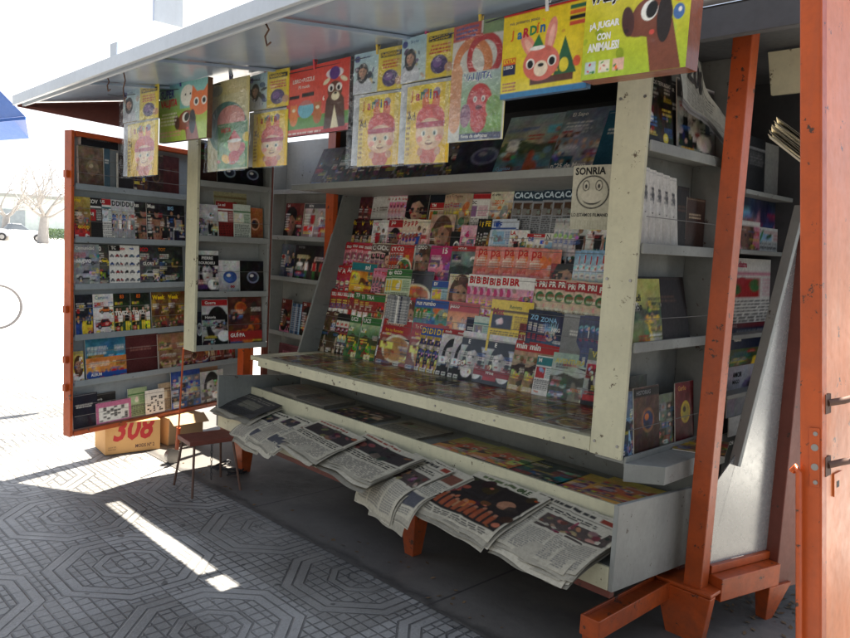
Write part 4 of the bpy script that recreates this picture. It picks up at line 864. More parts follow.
S('teve', 'group', [(.08, .09, .08), (.2, .42, .15), BK, YEL], [('83', ORG, .12, .3, .03, None, .03), ('TEVEZ', WH, .13, .05, .45, None, .04)], 'football magazine with player and green pitch')
S('week', 'blobs', [(.42, .28, .12), (.55, .4, .15), BRN, (.7, .55, .2)], ('Week', YEL, .15, .05, .08, None, .04), 'brown magazine with yellow title')
S('kidyel', 'bigface', [(.75, .66, .35), YEL, BRN, WH], None, 'faded yellow booklet with face', h=.2)
S('comicb', 'crowd', [(.15, .45, .6), (.25, .5, .6), ORG, BRN], ('COMICS', WH, .13, .1, .72, NAV, .03), 'large blue comic book with crowd', WHr=(40, 40), extra=[])
S('comico', 'crowd', [(.85, .5, .2), (.9, .6, .3), BLU, RED], ('ALBUM', WH, .16, .1, .7, BLU, .03), 'wide orange comic book with crowd')
S('maroon', 'plain', [(.36, .13, .14), (.6, .4, .35)], None, 'large plain maroon book')
S('scene', 'land', [(.62, .45, .33), (.7, .5, .35), (.4, .25, .16), (.5, .32, .2), BEI], None, 'brown book with painted scene', h=.17)
S('sceneb', 'crowd', [(.58, .42, .3), (.45, .3, .2), BEI, BRN], None, 'brown book with row of soldiers', h=.14)
S('darkr', 'food', [(.2, .08, .07), (.3, .12, .1), (.55, .3, .2), BRN], None, 'dark red book with plate', h=.2)
S('maroonp', 'group', [(.45, .15, .13), (.5, .2, .16), BEI, BRN], None, 'maroon book with small figures', h=.19)
S('greyback', 'land', [(.6, .62, .62), (.68, .68, .66), (.4, .42, .42), (.5, .5, .5), GRY], None, 'pale grey picture book behind navy one', h=.25)
S('encic', 'plain', [(.10, .12, .20), WH], ('Enciclopedia', WH, .06, .12, .3, None, .01), 'dark navy encyclopedia volume', h=.22, mat='glossy')
S('pinkbook', 'grid', [(.82, .42, .58), PNK], None, 'pink puzzle book lying lengthwise', h=.14)
S('blktop', 'plain', [(.12, .12, .12), WH], ('historia', WH, .1, .1, .15, None, .01), 'black book behind pink one', h=.2)
S('greenbk', 'text', [(.62, .72, .52), GRN, (.7, .8, .6), WH], None, 'light green notebook', h=.2)
S('calen', 'grid', [WH, BK], None, 'white pad with black grid', h=.17)
S('pinkback', 'plain', [(.75, .38, .42), WH], ('15', WH, .25, .65, .6, None, .02), 'wide pinkish red book at the back', h=.24)
S('beigesm', 'text', [BEI, BRN, CRM, GRY], None, 'beige booklet', h=.2)
S('lean', 'collage', [BLU, (.6, .65, .7), (.2, .22, .25), WH, GRY], ('PC', BLU, .12, .4, .03, None, .03), 'leaning blue computer magazine', h=.28)
S('bagpaper', 'plain', [(.80, .60, .45), BRN], None, 'folded brown paper bag', h=.28, t=.05)
S('oldpic', 'bw', [BEI, BRN], None, 'old photo album', h=.24)
S('darkbox', 'plain', [(.06, .07, .10), GRY], None, 'dark shoe sized box', h=.07, t=.06)
S('envelope', 'emblem', [(.50, .40, .30), (.55, .45, .35), (.52, .42, .32), BEI], None, 'brown envelope parcel', h=.25, t=.02)
S('bluebind', 'plain', [(.25, .38, .45), WH], None, 'thin blue binder', h=.27, t=.02)
S('redspine', 'plain', [(.32, .10, .10), BRN], None, 'dark red hardback', h=.27, t=.03)
S('dkcase', 'plain', [(.13, .12, .14), GRY], None, 'black plastic video case', h=.24, t=.02)
S('dkcase2', 'crowd', [(.16, .18, .24), (.22, .2, .22), BRN, NAV], None, 'dark blue picture book', h=.25, t=.01)
S('dkcase3', 'emblem', [(.24, .12, .10), (.4, .3, .2), (.2, .12, .1), BEI], None, 'brown book with round emblem', h=.26, t=.01)
dz = DSH
for a, b_, k, zi, kw in [
    (84, 121, 'darkbox', 4, dict(d=.05, where='on top of the parcel on the left door', lean=0)), (82, 107, 'envelope', 4, dict(where='on the top shelf of the left door', lean=.05)), (107, 113, 'bluebind', 4, dict(where='beside the parcel on the left door', lean=.03)),
    (121, 136, 'dkcase', 4, dict(where='right of the blue binder, top shelf of left door', lean=.03)), (136, 151, 'dkcase2', 4, dict(where='on the top shelf of the left door', lean=.05)), (150, 166, 'dkcase3', 4, dict(where='on the top shelf of the left door', lean=.04)),
    (166, 174, 'redspine', 4, dict(where='left end of red pair, top shelf of left door', lean=.03)), (174, 182, 'redspine', 4, dict(where='right end of red pair, top shelf of left door', lean=.03)),
    (67, 76, 'navyspine', 3, dict(where='at the edge of the left door', h=.26)), (75, 94, 'hay', 3, {}), (91, 106, 'cov', 3, {}), (103, 118, 'ustravel', 3, {}), (115, 130, 'ddu', 3, {}), (125, 138, 'ddu', 3, {}), (134, 160, 'muscle', 3, {}), (150, 170, 'muscle', 3, {}), (167, 188, 'big', 3, {}),
    (74, 103, 'comunidad', 2, {}), (99, 117, 'ten', 2, {}), (113, 124, 'tc', 2, {}), (121, 134, 'cargrid', 2, {}), (132, 146, 'cargrid2', 2, {}), (143, 163, 'ico', 2, {}), (159, 186, 'tot', 2, {}),
    (79, 97, 'dbyel', 1, {}), (97, 120, 'redwh', 1, {}), (117, 138, 'teve', 1, {}), (134, 153, 'teve', 1, {}), (155, 172, 'week', 1, {}), (169, 190, 'week', 1, {}),
    (73, 87, 'kidyel', 0, {}), (89, 129, 'comicb', 0, dict(h=.27)), (89, 129, 'comico', 0, dict(h=.145, d=.022)), (129, 162, 'maroon', 0, dict(h=.27)), (161, 192, 'scene', 0, dict(h=.26)), (161, 194, 'sceneb', 0, dict(d=.022)), (192, 213, 'darkr', 0, {}), (211, 238, 'maroonp', 0, {})]:
    z = dz[zi]; kw = dict(kw); wh = kw.pop('where', ''); dd = kw.pop('d', .034)
    if k in ('muscle', 'teve', 'week', 'ddu') : wh = ('right copy of two' if (k, a) in (('muscle', 150), ('teve', 134), ('week', 169), ('ddu', 125)) else 'left copy of two')+', left door'
    elif not wh: wh = 'on the '+['fifth', 'fourth', 'third', 'second', 'top'][zi]+' shelf of the left door'
    cat = 'box' if k in ('darkbox', 'envelope') else ('book' if k in ('dkcase', 'dkcase2', 'dkcase3', 'navyspine', 'redspine', 'maroon', 'scene', 'sceneb', 'darkr', 'maroonp', 'bluebind', 'comicb', 'comico') else 'magazine')
    nm = {'box': 'parcel', 'book': 'book'}.get(cat, 'magazine')
    o = stand(k, a, b_, DOOR, z, name=nm, cat=cat, where=wh, d=dd+random.random()*.012, lean=kw.pop('lean', .12), group='items on the left door shelves', **kw)
    if k == 'darkbox': o.matrix_world = Matrix.Translation((0, 0, .255)) @ o.matrix_world
zb = .24
for a, b_, k, d, ln in [(90, 119, 'greyback', .085, .1), (96, 121, 'blktop', .07, .1), (76, 101, 'encic', .04, .12), (99, 134, 'pinkbook', .036, .1), (138, 172, 'pinkback', .09, .1), (132, 151, 'greenbk', .05, .1), (148, 167, 'calen', .03, .12), (163, 178, 'beigesm', .06, .1), (174, 203, 'lean', .03, .2), (194, 223, 'bagpaper', .07, .08), (203, 226, 'oldpic', .03, .1)]:
    stand(k, a, b_, DOOR, zb, name='book' if k not in ('bagpaper',) else 'paper_bag', cat='book' if k != 'bagpaper' else 'paper bag', where='in the bottom tray of the left door', d=d, lean=ln, group='items on the left door shelves')

# shelf box
BXP = ('x', BX)
S('guerra', 'bw', [(.5, .52, .55), BK], [('Guerra', WH, .08, .1, .04, RED, .02), ('Historia', WH, .07, .1, .36, BK, .02)], 'black and red book with grey face', h=.30)
S('guipa', 'blobs', [(.35, .14, .08), (.25, .1, .06), ORG, (.7, .25, .08), BRN], ('GUÍ·PA', WH, .12, .06, .76, (.70, .10, .10), .03), 'red and orange food guide with white lettering', h=.33, mat='glossy', WHr=(34, 46))
S('discdark', 'emblem', [(.08, .1, .16), (.7, .72, .75), GRY, NAV], None, 'dark book with pale disc', h=.22)
S('pierre', 'bw', [(.2, .18, .25), (.3, .15, .4)], [('PIERRE', WH, .09, .25, .14, BK, .03), ('BOURDIEU', WH, .08, .12, .26, BK, .03)], 'purple and black book with pale portrait', h=.27, WHr=(34, 44))
S('whitedisc', 'emblem', [(.88, .88, .86), (.15, .3, .6), (.25, .4, .7), WH], ('Logia', BRN, .06, .3, .14, None, .01), 'white book with blue disc and cherries', h=.21, extra=[('oo', .55, .78, .08, .3, (.6, .08, .1), .06, 0)])
S('blkemb', 'emblem', [(.05, .05, .06), (.5, .55, .62), (.12, .15, .22), WH], None, 'black book with silver emblem', h=.21)
S('faces', 'crowd', [(.8, .8, .8), (.6, .58, .55), GRY, BK], None, 'white book with two grey faces', h=.21)
S('elementos', 'text', [(.62, .60, .42), (.5, .42, .25), BEI, CRM], ('elementos', (.55, .3, .12), .1, .08, .35, None, .02), 'olive book with brown title', h=.34)
S('redlab', 'text', [(.62, .12, .1), WH, WH, CRM], ('La sal', WH, .09, .1, .05, None, .02), 'red book with white label', h=.235)
S('greenlab', 'text', [(.8, .84, .76), GRN, CRM, WH], None, 'pale green booklet', h=.225)
S('orangelab', 'emblem', [(.75, .4, .18), (.85, .6, .45), BRN, NAV], None, 'orange book with figure', h=.21)
S('brnmalet', 'plain', [(.28, .15, .10), GRN], ('MALDITO', GRN, .1, .1, .15, None, .02), 'brown book with green letters', h=.25)
for a, b_, k, zi, d, ln in [(195, 209, 'discdark', 0, .05, .1), (206, 237, 'guerra', 0, .04, .1), (231, 265, 'guipa', 0, .025, .1),
    (196, 222, 'pierre', 1, .03, .1), (219, 246, 'whitedisc', 1, .04, .1), (243, 267, 'blkemb', 1, .03, .08),
    (197, 222, 'faces', 2, .03, .15), (222, 255, 'elementos', 2, .09, .1), (221, 242, 'redlab', 2, .05, .1), (237, 254, 'greenlab', 2, .03, .1), (249, 267, 'orangelab', 2, .04, .1),
    (193, 222, 'brnmalet', 3, .06, .08)]:
    stand(k, a, b_, BXP, BSH[zi], 'book', 'book', 'in the shelf box by the cream post', None, d, ln, 0, 'books in the left shelf box')
for a, b_, wq in ((221, 244, 'left of pair'), (244, 267, 'right of pair')): stand('blkemb', a, b_, BXP, BSH[3], 'book', 'book', wq+' on the top shelf of the box', .17, .04, .1, 0, 'books in the left shelf box')
# rear rack
RKP = ('y', CYF)
S('pair1', 'face', [(.45, .15, .12), (.3, .12, .1), BK, PNK], ('LA', WH, .1, .1, .03, None, .02), 'reddish magazine with portrait')
S('pair2', 'body', [(.75, .7, .66), (.6, .5, .45), RED, WH], ('BON', WH, .09, .2, .04, (.3, .3, .3), .02), 'pale magazine with two dressed figures')
S('poster', 'group', [(.12, .11, .11), (.2, .17, .14), BRN, GRN], ('POSTER', GRY, .08, .1, .03, None, .02), 'dark poster magazine with small figures')
S('greyfig', 'body', [(.35, .38, .42), (.28, .3, .34), GRY, NAV], None, 'blue grey magazine with figure')
S('spbl', 'stripes', [(.3, .45, .6), (.25, .3, .4), (.6, .6, .62), NAV, SKY_, GRY], None, 'row of thin blue spined booklets', h=.24)
S('pinksh', 'plain', [(.45, .25, .27), PNK], None, 'dull pink folder', h=.2)
for a, b_, k, z, d, wq in [(280, 298, 'pair1', CSH[2], .03, 'upper rear rack'), (297, 323, 'pair2', CSH[2], .04, 'upper rear rack'), (276, 293, 'greyfig', CSH[1], .03, 'middle of the rear rack'), (290, 324, 'poster', CSH[1], .025, 'middle of the rear rack'), (276, 286, 'pair1', CSH[0], .03, 'low in the rear rack'), (285, 298, 'spbl', CSH[0], .04, 'low in the rear rack'), (296, 314, 'pair1', CSH[0], .03, 'right of the blue spines, low in rear rack'), (274, 302, 'pinksh', .5, .03, 'bottom of the rear rack')]:
    stand(k, a, b_, RKP, z, 'magazine', 'magazine', 'in the '+wq if not wq.startswith(('low', 'bottom', 'middle', 'upper', 'right')) else wq, None, d, .1, 0, 'magazines in the rear rack')

# right end cabinet
EC = ('x', -1.505)
S('secreto', 'blobs', [(.10, .10, .10), (.15, .14, .14), (.3, .08, .08), (.12, .16, .12), (.2, .1, .1)], [('SECRETO', (.6, .7, .6), .07, .15, .1, None, .02), ('DE LOS TERRAZAS', WH, .06, .1, .22, None, .02)], 'black book with dim red blot', h=.33, w=.24)
S('thinbw', 'plain', [(.16, .16, .17), WH], ('COR', WH, .07, .2, .1, None, .02), 'thin black booklet with white edge', h=.28)
S('cuarto', 'bw', [(.4, .38, .38), BK], [('CUARTO', WH, .08, .1, .06, (.2, .18, .18), .03), ('DE CHICOS', WH, .075, .1, .17, (.2, .18, .18), .03)], 'grey book with white capital letters', h=.30)
S('whspine', 'plain', [(.85, .83, .78), (.5, .5, .5)], ('vol', BK, .03, .35, .55, None, .02), 'white paperback spine', h=.30, t=.10, extra=[('antología', .30, .15, .30, .4, (.25, .25, .28), .01, -1.5708)])
S('dkbook', 'plain', [(.10, .07, .07), BRN], None, 'dark brown hardback', h=.26, t=.08)
S('brbook', 'plain', [(.26, .16, .12), BEI], None, 'reddish brown hardback', h=.22, t=.08)
S('medit', 'land', [(.72, .68, .25), (.6, .62, .3), (.35, .45, .3), (.5, .5, .25), YEL], [('medi', BK, .14, .1, .24, None, .03), ('tación', BK, .14, .03, .38, None, .03)], 'yellow book with bold black title', h=.26, WHr=(30, 40))
S('circles', 'plain', [(.13, .08, .07), BRN], None, 'dark brown book with two pale circles', h=.27, extra=[('o', .35, .38, .12, .3, (.75, .72, .65), .12, 0), ('o', .3, .60, .13, .3, (.75, .72, .65), .12, 0)])
S('cityblue', 'land', [(.3, .4, .5), (.4, .5, .6), (.2, .25, .3), (.25, .3, .4), SKY_], ('NOVELAS', SKY_, .07, .1, .4, None, .02), 'blue grey paperback', h=.26)
S('cityor', 'emblem', [(.4, .25, .2), (.6, .35, .2), (.1, .15, .35), ORG], ('HISTORIAS', GRY, .08, .1, .05, BK, .02), 'dark magazine with blue disc', h=.27)
S('greentx', 'collage', [(.4, .45, .35), (.5, .55, .45), GRY, BRN], None, 'green grey textbook', h=.22)
S('redyel', 'emblem', [(.55, .10, .12), YEL, (.8, .7, .2), BRN], ('Garfio', (.85, .6, .3), .1, .15, .06, None, .02), 'red book with yellow blob', h=.26)
S('backrow', 'collage', [(.25, .25, .25), BRN, GRN, BEI], None, 'dim row of pocket books', h=.30)
for a, b_, k, zi, d, ln in [(651, 683, 'secreto', 3, .03, .12), (678, 692, 'thinbw', 3, .05, .06), (687, 724, 'cuarto', 3, .03, .1),
    (688, 700, 'dkbook', 2, .05, .04), (698, 716, 'brbook', 2, .05, .03), (634, 672, 'medit', 1, .03, .16), (658, 703, 'circles', 1, .05, .22),
    (624, 644, 'cityblue', 0, .025, .1), (641, 666, 'cityor', 0, .02, .1), (663, 687, 'greentx', 0, .03, .1), (682, 709, 'redyel', 0, .02, .1), (627, 668, 'backrow', 0, .10, .05)]:
    stand(k, a, b_, EC, [.738, 1.197, 1.587, 1.978][zi], 'book', 'book', 'on the '+['bottom', 'third', 'second', 'top'][zi]+' shelf of the right end cabinet', None, d, ln, 0, 'books in the right end cabinet')
for i in range(6):
    stand('whspine', 643+7.4*i, 650+7.4*i, EC, 1.587, 'book', 'book', ('leftmost' if i == 0 else 'rightmost' if i == 5 else NUMW[i]+' from left')+' of six, right end cabinet', .31-.004*i, .03, .05+.012*i, 0, 'white paperbacks in the right end cabinet')
# behind the steel panel
RP = ('x', -1.43)
S('frame', 'bw', [(.3, .32, .34), BK], None, 'dark picture frame', h=.27, WHr=(30, 40)); ST['frame']['kind'] = 'text'; ST['frame']['pal'] = [(.08, .09, .1), GRY, (.5, .52, .52), GRY]
S('wrapred', 'blobs', [(.12, .15, .3), (.2, .2, .4), RED, PNK, SKY_], ('Revista', (.75, .3, .4), .16, .1, .65, None, .02), 'blue and red magazines in clear wrap', h=.26, mat='glossy')
S('pediat', 'text', [WH, PNK, RED, GRN], ('Mi Pediatra', (.8, .25, .4), .11, .03, .04, WH, .03), 'white magazine with pink title and green picture', h=.31, mat='glossy', WHr=(34, 44))
S('sion', 'plain', [(.10, .15, .30), WH], [('PARA EL', (.7, .6, .6), .12, .05, .05, (.5, .1, .12), .02), ('visión', WH, .25, .1, .5, None, .03)], 'navy booklet with red strip', h=.12)
S('greenbot', 'land', [(.35, .4, .2), (.3, .35, .2), GRN, BRN, YEL], None, 'dark green booklet', h=.1)
S('amor', 'emblem', [(.72, .74, .76), (.4, .35, .5), (.35, .3, .45), BK], [('AMOR', BK, .12, .1, .2, None, .03), ('MAGO', BK, .09, .1, .34, None, .02)], 'white book with purple dog', h=.26, mat='glossy')
S('paperw', 'plain', [(.8, .8, .78), GRY], None, 'crumpled white sheet', h=.12)
S('badge', 'emblem', [(.05, .05, .06), WH, RED, BLU], ('ROCHI', WH, .1, .1, .2, None, .02), 'black book with round white badge', h=.2)
S('rackpink', 'face', [(.85, .6, .65), PNK, BRN, RED], ('Hogar', RED, .12, .1, .04, WH, .02), 'pink homes magazine', h=.25)
S('rackpale', 'text', [(.84, .86, .84), RED, SKY_, GRN], ('Salud', TEA, .12, .1, .04, None, .02), 'pale health magazine', h=.25)
S('whitebox', 'plain', [(.66, .66, .62), GRY], None, 'plain white box', h=.25, t=.12)
for a, b_, k, z, d, h, wq in [(775, 800, 'whitebox', 1.87, .05, .24, 'beside the dark picture frame'), (738, 766, 'rackpink', 1.60, .02, .13, 'in front of the wrapped magazines'), (762, 792, 'rackpale', 1.60, .025, .11, 'right of the pink homes magazine'), (733, 773, 'frame', 1.87, .03, .24, 'on the rear right shelf'), (735, 800, 'wrapred', 1.60, .04, .24, 'on the rear right shelf'), (735, 790, 'pediat', 1.23, .03, .33, 'behind the orange post'), (735, 782, 'sion', 1.14, .02, .12, 'under the pink titled magazine'), (735, 782, 'greenbot', 1.06, .02, .09, 'under the navy booklet'), (733, 776, 'amor', .82, .02, .26, 'behind the orange post'), (733, 765, 'paperw', .73, .01, .09, 'behind the steel panel'), (728, 762, 'badge', .52, .02, .22, 'low behind the orange post')]:
    stand(k, a, b_, RP, z, 'magazine' if k != 'frame' else 'picture_frame', 'magazine' if k != 'frame' else 'picture frame', wq, h, d, .06, 0, 'items behind the steel panel')
# items leaning on the upper shelf
UP = ('y', 2.95)
S('dimframe', 'land', [(0.34, 0.31, 0.34), (0.41, 0.37, 0.37), (0.27, 0.22, 0.22), (0.34, 0.28, 0.27), GRY], None, 'dim dark framed picture', h=.30)
S('dimblob', 'blobs', [(0.25, 0.22, 0.24), (0.34, 0.28, 0.28), (0.48, 0.37, 0.34)], None, 'dim dark album', h=.28)
S('dimemb', 'emblem', [(0.22, 0.22, 0.28), (0.48, 0.48, 0.57), (0.28, 0.28, 0.41), GRY], None, 'dark book with blue crest', h=.28)
S('horse', 'land', [(0.56, 0.66, 0.70), (0.78, 0.70, 0.48), (0.41, 0.48, 0.34), (0.34, 0.56, 0.70), (0.70, 0.34, 0.22)], ('Cuentos', SKY_, .07, .04, .85, None, .02), 'blue edged story book with rider', h=.36, WHr=(34, 38), extra=[('Cuentos', .03, .9, .10, .5, (.4, .7, .85), .02, 1.5708)])
S('mayo', 'crowd', [(0.41, 0.46, 0.51), (0.63, 0.66, 0.70), BRN, GRY], [('El Sapo', WH, .10, .15, .05, None, .02), ('n°25 de Mayo', WH, .12, .05, .85, None, .03)], 'dark comic album with white lettering', h=.36, WHr=(34, 38))
S('tealside', 'plain', [(0.17, 0.41, 0.51), WH], None, 'teal book', h=.33)
for a, b_, k in [(306, 328, 'dimframe'), (326, 350, 'dimblob'), (349, 372, 'dimblob'), (372, 400, 'dimframe'), (398, 424, 'dimblob'), (420, 450, 'dimframe'), (446, 498, 'dimemb'), (490, 552, 'horse'), (546, 600, 'mayo'), (590, 625, 'tealside')]:
    wq = {306: 'at the left end of the upper shelf', 326: 'second from left on the upper shelf', 349: 'third from left on the upper shelf', 372: 'fourth from left on the upper shelf', 398: 'fifth from left on the upper shelf', 420: 'sixth from left on the upper shelf'}.get(a, 'leaning on the upper shelf')
    o = stand(k, a, b_, UP, 1.890, 'album', 'album', wq, None, .03+.004*((a//2) % 4), .45, .05, 'albums leaning on the upper shelf'); o.matrix_world = TILT @ o.matrix_world
# ================================================================== publications pegged to the string
STR = [on_z(118, 96, 2.33), on_z(265, 79, 2.35), on_z(400, 50, 2.35), on_z(500, 18, 2.35), on_z(590, -8, 2.35), on_z(700, -42, 2.35)]
o = MB().tube([Vector(STR[0])+Vector((-.25, -.02, .04))]+[Vector(p) for p in STR]+[Vector((-.75, 2.35, 2.40))], .0022, 6).build('string', 'black'); tag(o, 'thin dark string under the canopy that the kids magazines hang from', 'string')
def str_y(px):
    c = [RM.T@(np.array(p)-EYE) for p in STR]; us = [CX+FPX*q[0]/q[2] for q in c]
    for i in range(len(us)-1):
        if px <= us[i+1] or i == len(us)-2: t = (px-us[i])/(us[i+1]-us[i]); return STR[i][1]*(1-t)+STR[i+1][1]*t
def rectpx(a, b_, top, bot, pm=None, off=0.0):
    pm = pm or (a+b_)/2; y = str_y(pm)+off
    p = on_y(a, top, y); q = on_y(a, bot, y); r = on_y(b_, (top+bot)/2, y); return p[0], r[0], q[2], p[2], y     # x0 x1 z0 z1 y
def bunny(A, cu, cv, s, hat=(.85, .32, .30)):      # plain knitted-cap doll, drawn generically
    k = A.W/A.H
    for d in (-.42, .45): A.ell(cu+d*s*.8, cv-1.15*s*k*1.0, s*.26, s*.62*k, (.90, .45, .25), 1, d*.3); A.ell(cu+d*s*.9, cv-1.75*s*k, s*.24, s*.24*k, (.55, .50, .60))
    A.ell(cu, cv+1.35*s*k, s*.6, s*.62*k, (.80, .36, .30))
    for d in (-1, 1): A.ell(cu+d*s*.62, cv+1.2*s*k, s*.2, s*.22*k, (.78, .58, .46))
    A.ell(cu, cv-.45*s*k, s*1.0, s*.72*k, hat); A.ell(cu-s*.3, cv-.7*s*k, s*.5, s*.35*k, tuple(np.minimum(1, np.array(hat)*1.12)), .6)
    A.ell(cu, cv+.32*s*k, s*1.0, s*.80*k, (.90, .72, .58)); A.ell(cu-s*.15, cv+.25*s*k, s*.78, s*.62*k, (.95, .82, .68)); A.poly([(cu-s*1.04, cv-.30*s*k), (cu+s*1.04, cv-.30*s*k), (cu+s*.98, cv+.0*s*k), (cu-s*.98, cv+.0*s*k)], (.74, .26, .34))
    for d in (-1, 1): A.ell(cu+d*s*.40, cv+.28*s*k, s*.15, s*.15*k, WH); A.ell(cu+d*s*.38, cv+.29*s*k, s*.085, s*.11*k, (.12, .25, .2)); A.ell(cu+d*s*.66, cv+.55*s*k, s*.22, s*.15*k, (.93, .50, .44), .7)
    A.ell(cu, cv+.48*s*k, s*.10, s*.08*k, (.82, .52, .40)); A.ell(cu, cv+.76*s*k, s*.26, s*.12*k, (.45, .12, .12)); A.ell(cu, cv+.73*s*k, s*.24, s*.06*k, (.93, .80, .66))
def dog(A, cu, cv, s, c=(.48, .24, .16)):
    k = A.W/A.H
    A.poly([(cu-s*.2, cv+s*.6*k), (cu+s*.9, cv+s*.2*k), (cu+s*1.4, cv+2.2*s*k), (cu+s*.1, cv+2.2*s*k)], c); A.ell(cu-s*.55, cv+s*.35*k, s*.62, s*.38*k, c); A.ell(cu, cv, s*.9, s*.8*k, c)
    A.ell(cu-s*1.05, cv+s*.05*k, s*.28, s*.62*k, (.30, .15, .13), 1, -.15); A.ell(cu+s*.55, cv+s*.15*k, s*.32, s*.95*k, (.13, .09, .09)); A.ell(cu-s*.12, cv-s*.25*k, s*.36, s*.4*k, WH, 1, .3); A.ell(cu-s*.02, cv-s*.27*k, s*.24, s*.34*k, BK, 1, .3)
    A.ell(cu-s*1.1, cv+s*.42*k, s*.12, s*.1*k, (.2, .1, .1)); A.ell(cu+s*.05, cv+s*.62*k, s*.12, s*.1*k, (.85, .3, .25))
def doll_art(seed):
    A = Art(70, 88, (.95, .82, .15), seed); A.grad((.97, .85, .2), (.92, .74, .1)); A.rect(0, 0, .14, 1, (.93, .85, .55), .6)
    bunny(A, .58, .55, .31); A.mottle(5, .03); A.lines(.03, .3, .13, .9, 9, (.55, .35, .15), .9, .8); A.grain(.02); return A
def card_art(seed):
    A = Art(70, 56, (.75, .85, .88), seed); A.grad((.70, .84, .88), (.82, .88, .86)); A.rect(.52, 0, 1, 1, (.93, .82, .18)); A.blobs(12, [(.2, .22, .3), (.4, .42, .5), (.85, .75, .6), (.3, .35, .5)], .05, .3, .48, .95, (.03, .09)); A.head(.2, .45, .09, SKIN[0], BK, (.8, .82, .85))
    A.ell(.08, .14, .06, .08, (.2, .25, .55)); A.rect(.56, .10, .96, .22, BK); A.lines(.6, .13, .94, .2, 1, YEL, .9); A.lines(.58, .28, .96, .5, 3, RED, .8); A.ell(.76, .72, .15, .2, (.28, .2, .42)); A.ell(.73, .68, .08, .1, (.5, .35, .6)); A.ell(.93, .8, .07, .1, (.8, .6, .45)); A.grain(.02); return A
DOLLTX = [('J', .10, .06, .15, .2, (.80, .45, .12), .03, 0), ('a', .23, .10, .10, .2, (.75, .15, .2), .03, 0), ('r', .35, .09, .10, .2, (.2, .45, .3), .03, 0), ('d', .44, .06, .13, .2, (.85, .4, .12), .03, 0), ('i', .56, .07, .12, .2, (.2, .4, .6), .03, 0), ('n', .63, .10, .10, .2, (.75, .15, .2), .03, 0), ('Ad', .05, .34, .1, .2, (.25, .2, .12), .0, -.2)]
def sleeve(root, x0, x1, z0, z1, y, seed):
    m = MB(); n = 15; r = random.Random(seed); vs = []; 
    for j in range(n):
        for i in range(n): vs.append((x0+(x1-x0)*i/(n-1), y-.020-.008*math.sin(PI*i/(n-1))+r.gauss(0, .0022), z0+(z1-z0)*j/(n-1)))
    m.add(vs, [(j*n+i, j*n+i+1, (j+1)*n+i+1, (j+1)*n+i) for j in range(n-1) for i in range(n-1)], 0, True); return m.build('plastic_sleeve', 'plastic', root)
def pegged(px, ztop, col, where, y):
    x = x_at(px, y, ztop); z = ztop+.01
    base = bpy.data.materials.get('peg_'+col[0]) or paint('peg_'+col[0], col[1], .35, .15, streak=False)
    t = thing('clothes_peg', col[0]+' plastic clothes peg holding '+where, 'clothes peg', (x, y, z), 0, 'clothes pegs on the string')
    for s in (-1, 1):
        m = MB(); m.hexa([(x-.006, y+s*.002-.003, z-.03), (x+.006, y+s*.002-.003, z-.03), (x+.006, y+s*.002+.003, z-.03), (x-.006, y+s*.002+.003, z-.03)], [(x-.005, y+s*.012-.003, z+.045), (x+.005, y+s*.012-.003, z+.045), (x+.005, y+s*.012+.003, z+.045), (x-.005, y+s*.012+.003, z+.045)]); m.build('jaw', base, t, .001)
    m = MB(); m.tube([(x-.008, y, z+.008), (x+.008, y, z+.008)], .0045, 8); m.build('spring', 'chrome', t)
def sheet(name, root, x0, x1, z0, z1, y, A, tx, t=.004, mat='glossy', side=(.85, .8, .5), roll=0.0, bow=0.0):
    A.mottle(7, .02, .3); A.desat = .05; rr_ = random.Random(int(abs(x0)*9999)); bow = rr_.uniform(.0, .012) if .002 < t < .01 else 0.0; me = cover_mesh(name, x1-x0, z1-z0, t, A, tx, side, mat, bow); o = bpy.data.objects.new(name, me); C.objects.link(o)
    o.matrix_world = Matrix.Translation((x0, y, z0)) @ Matrix.Rotation(roll+rr_.gauss(0, .008), 4, 'Y'); o.parent = root; o.matrix_parent_inverse = WORLDM[root.name].inverted(); return o
def hroot(name, label, cat, x0, x1, z1, y): return thing(name, label, cat, ((x0+x1)/2, y, z1), 0, 'kids publications hanging from the string')
# four bagged doll magazines
for i, (a, b_, top, mid, bot, lab) in enumerate([(123, 158, 91, 123, 178, 'leftmost bagged yellow magazine with cap wearing doll, by the left door'), (249, 288, 77, 112, 169, 'bagged yellow doll magazine hanging left of the orange deer box'), (354, 401, 55, 95, 168, 'bagged yellow doll magazine hanging right of the orange deer box'), (402, 451, 40, 84, 166, 'bagged yellow doll magazine hanging beside the red apple magazine')]):
    x0, x1, z0, z1, y = rectpx(a, b_, top, bot); zm = on_y(a, mid, y)[2]; r = hroot('bagged_magazine', lab, 'magazine', x0, x1, z1, y); ww = x1-x0
    sheet('activity_card', r, x0+.004, x1-.003, zm, z1, y, card_art(40+i), [('PLASTICO', .58, .11, .09, .36, YEL, .01, 0), ('Sal y luz', .2, .08, .08, .25, (.2, .35, .6), .0, 0)])
    A = Art(10, 14, (.82, .84, .86), i); A.lines(.1, .1, .9, .9, 14, (.5, .52, .55), .9, .7); sheet('back_sheet', r, x0+.002, x1-.03*ww, z0+.012, zm-.002, y+.007, A, [], .001, 'print')
    sheet('doll_cover', r, x0+.16*ww, x1-.002, z0+.006, zm-.018, y, doll_art(3), DOLLTX, .004, 'glossy'); sleeve(r, x0-.004, x1+.006, z0-.004, z1+.004, y, i)
    if i == 0: pegged(146, z1, ('pale green', (.35, .42, .33)), 'the leftmost doll magazine', y)
    else: pegged([0, 266, 378, 427][i], z1, [0, ('red', (.65, .06, .08)), ('yellow', (.80, .55, .05)), ('magenta', (.62, .03, .16))][i], ['', 'the doll magazine left of the deer box', 'the doll magazine right of the deer box', 'the doll magazine beside the apple magazine'][i], y)
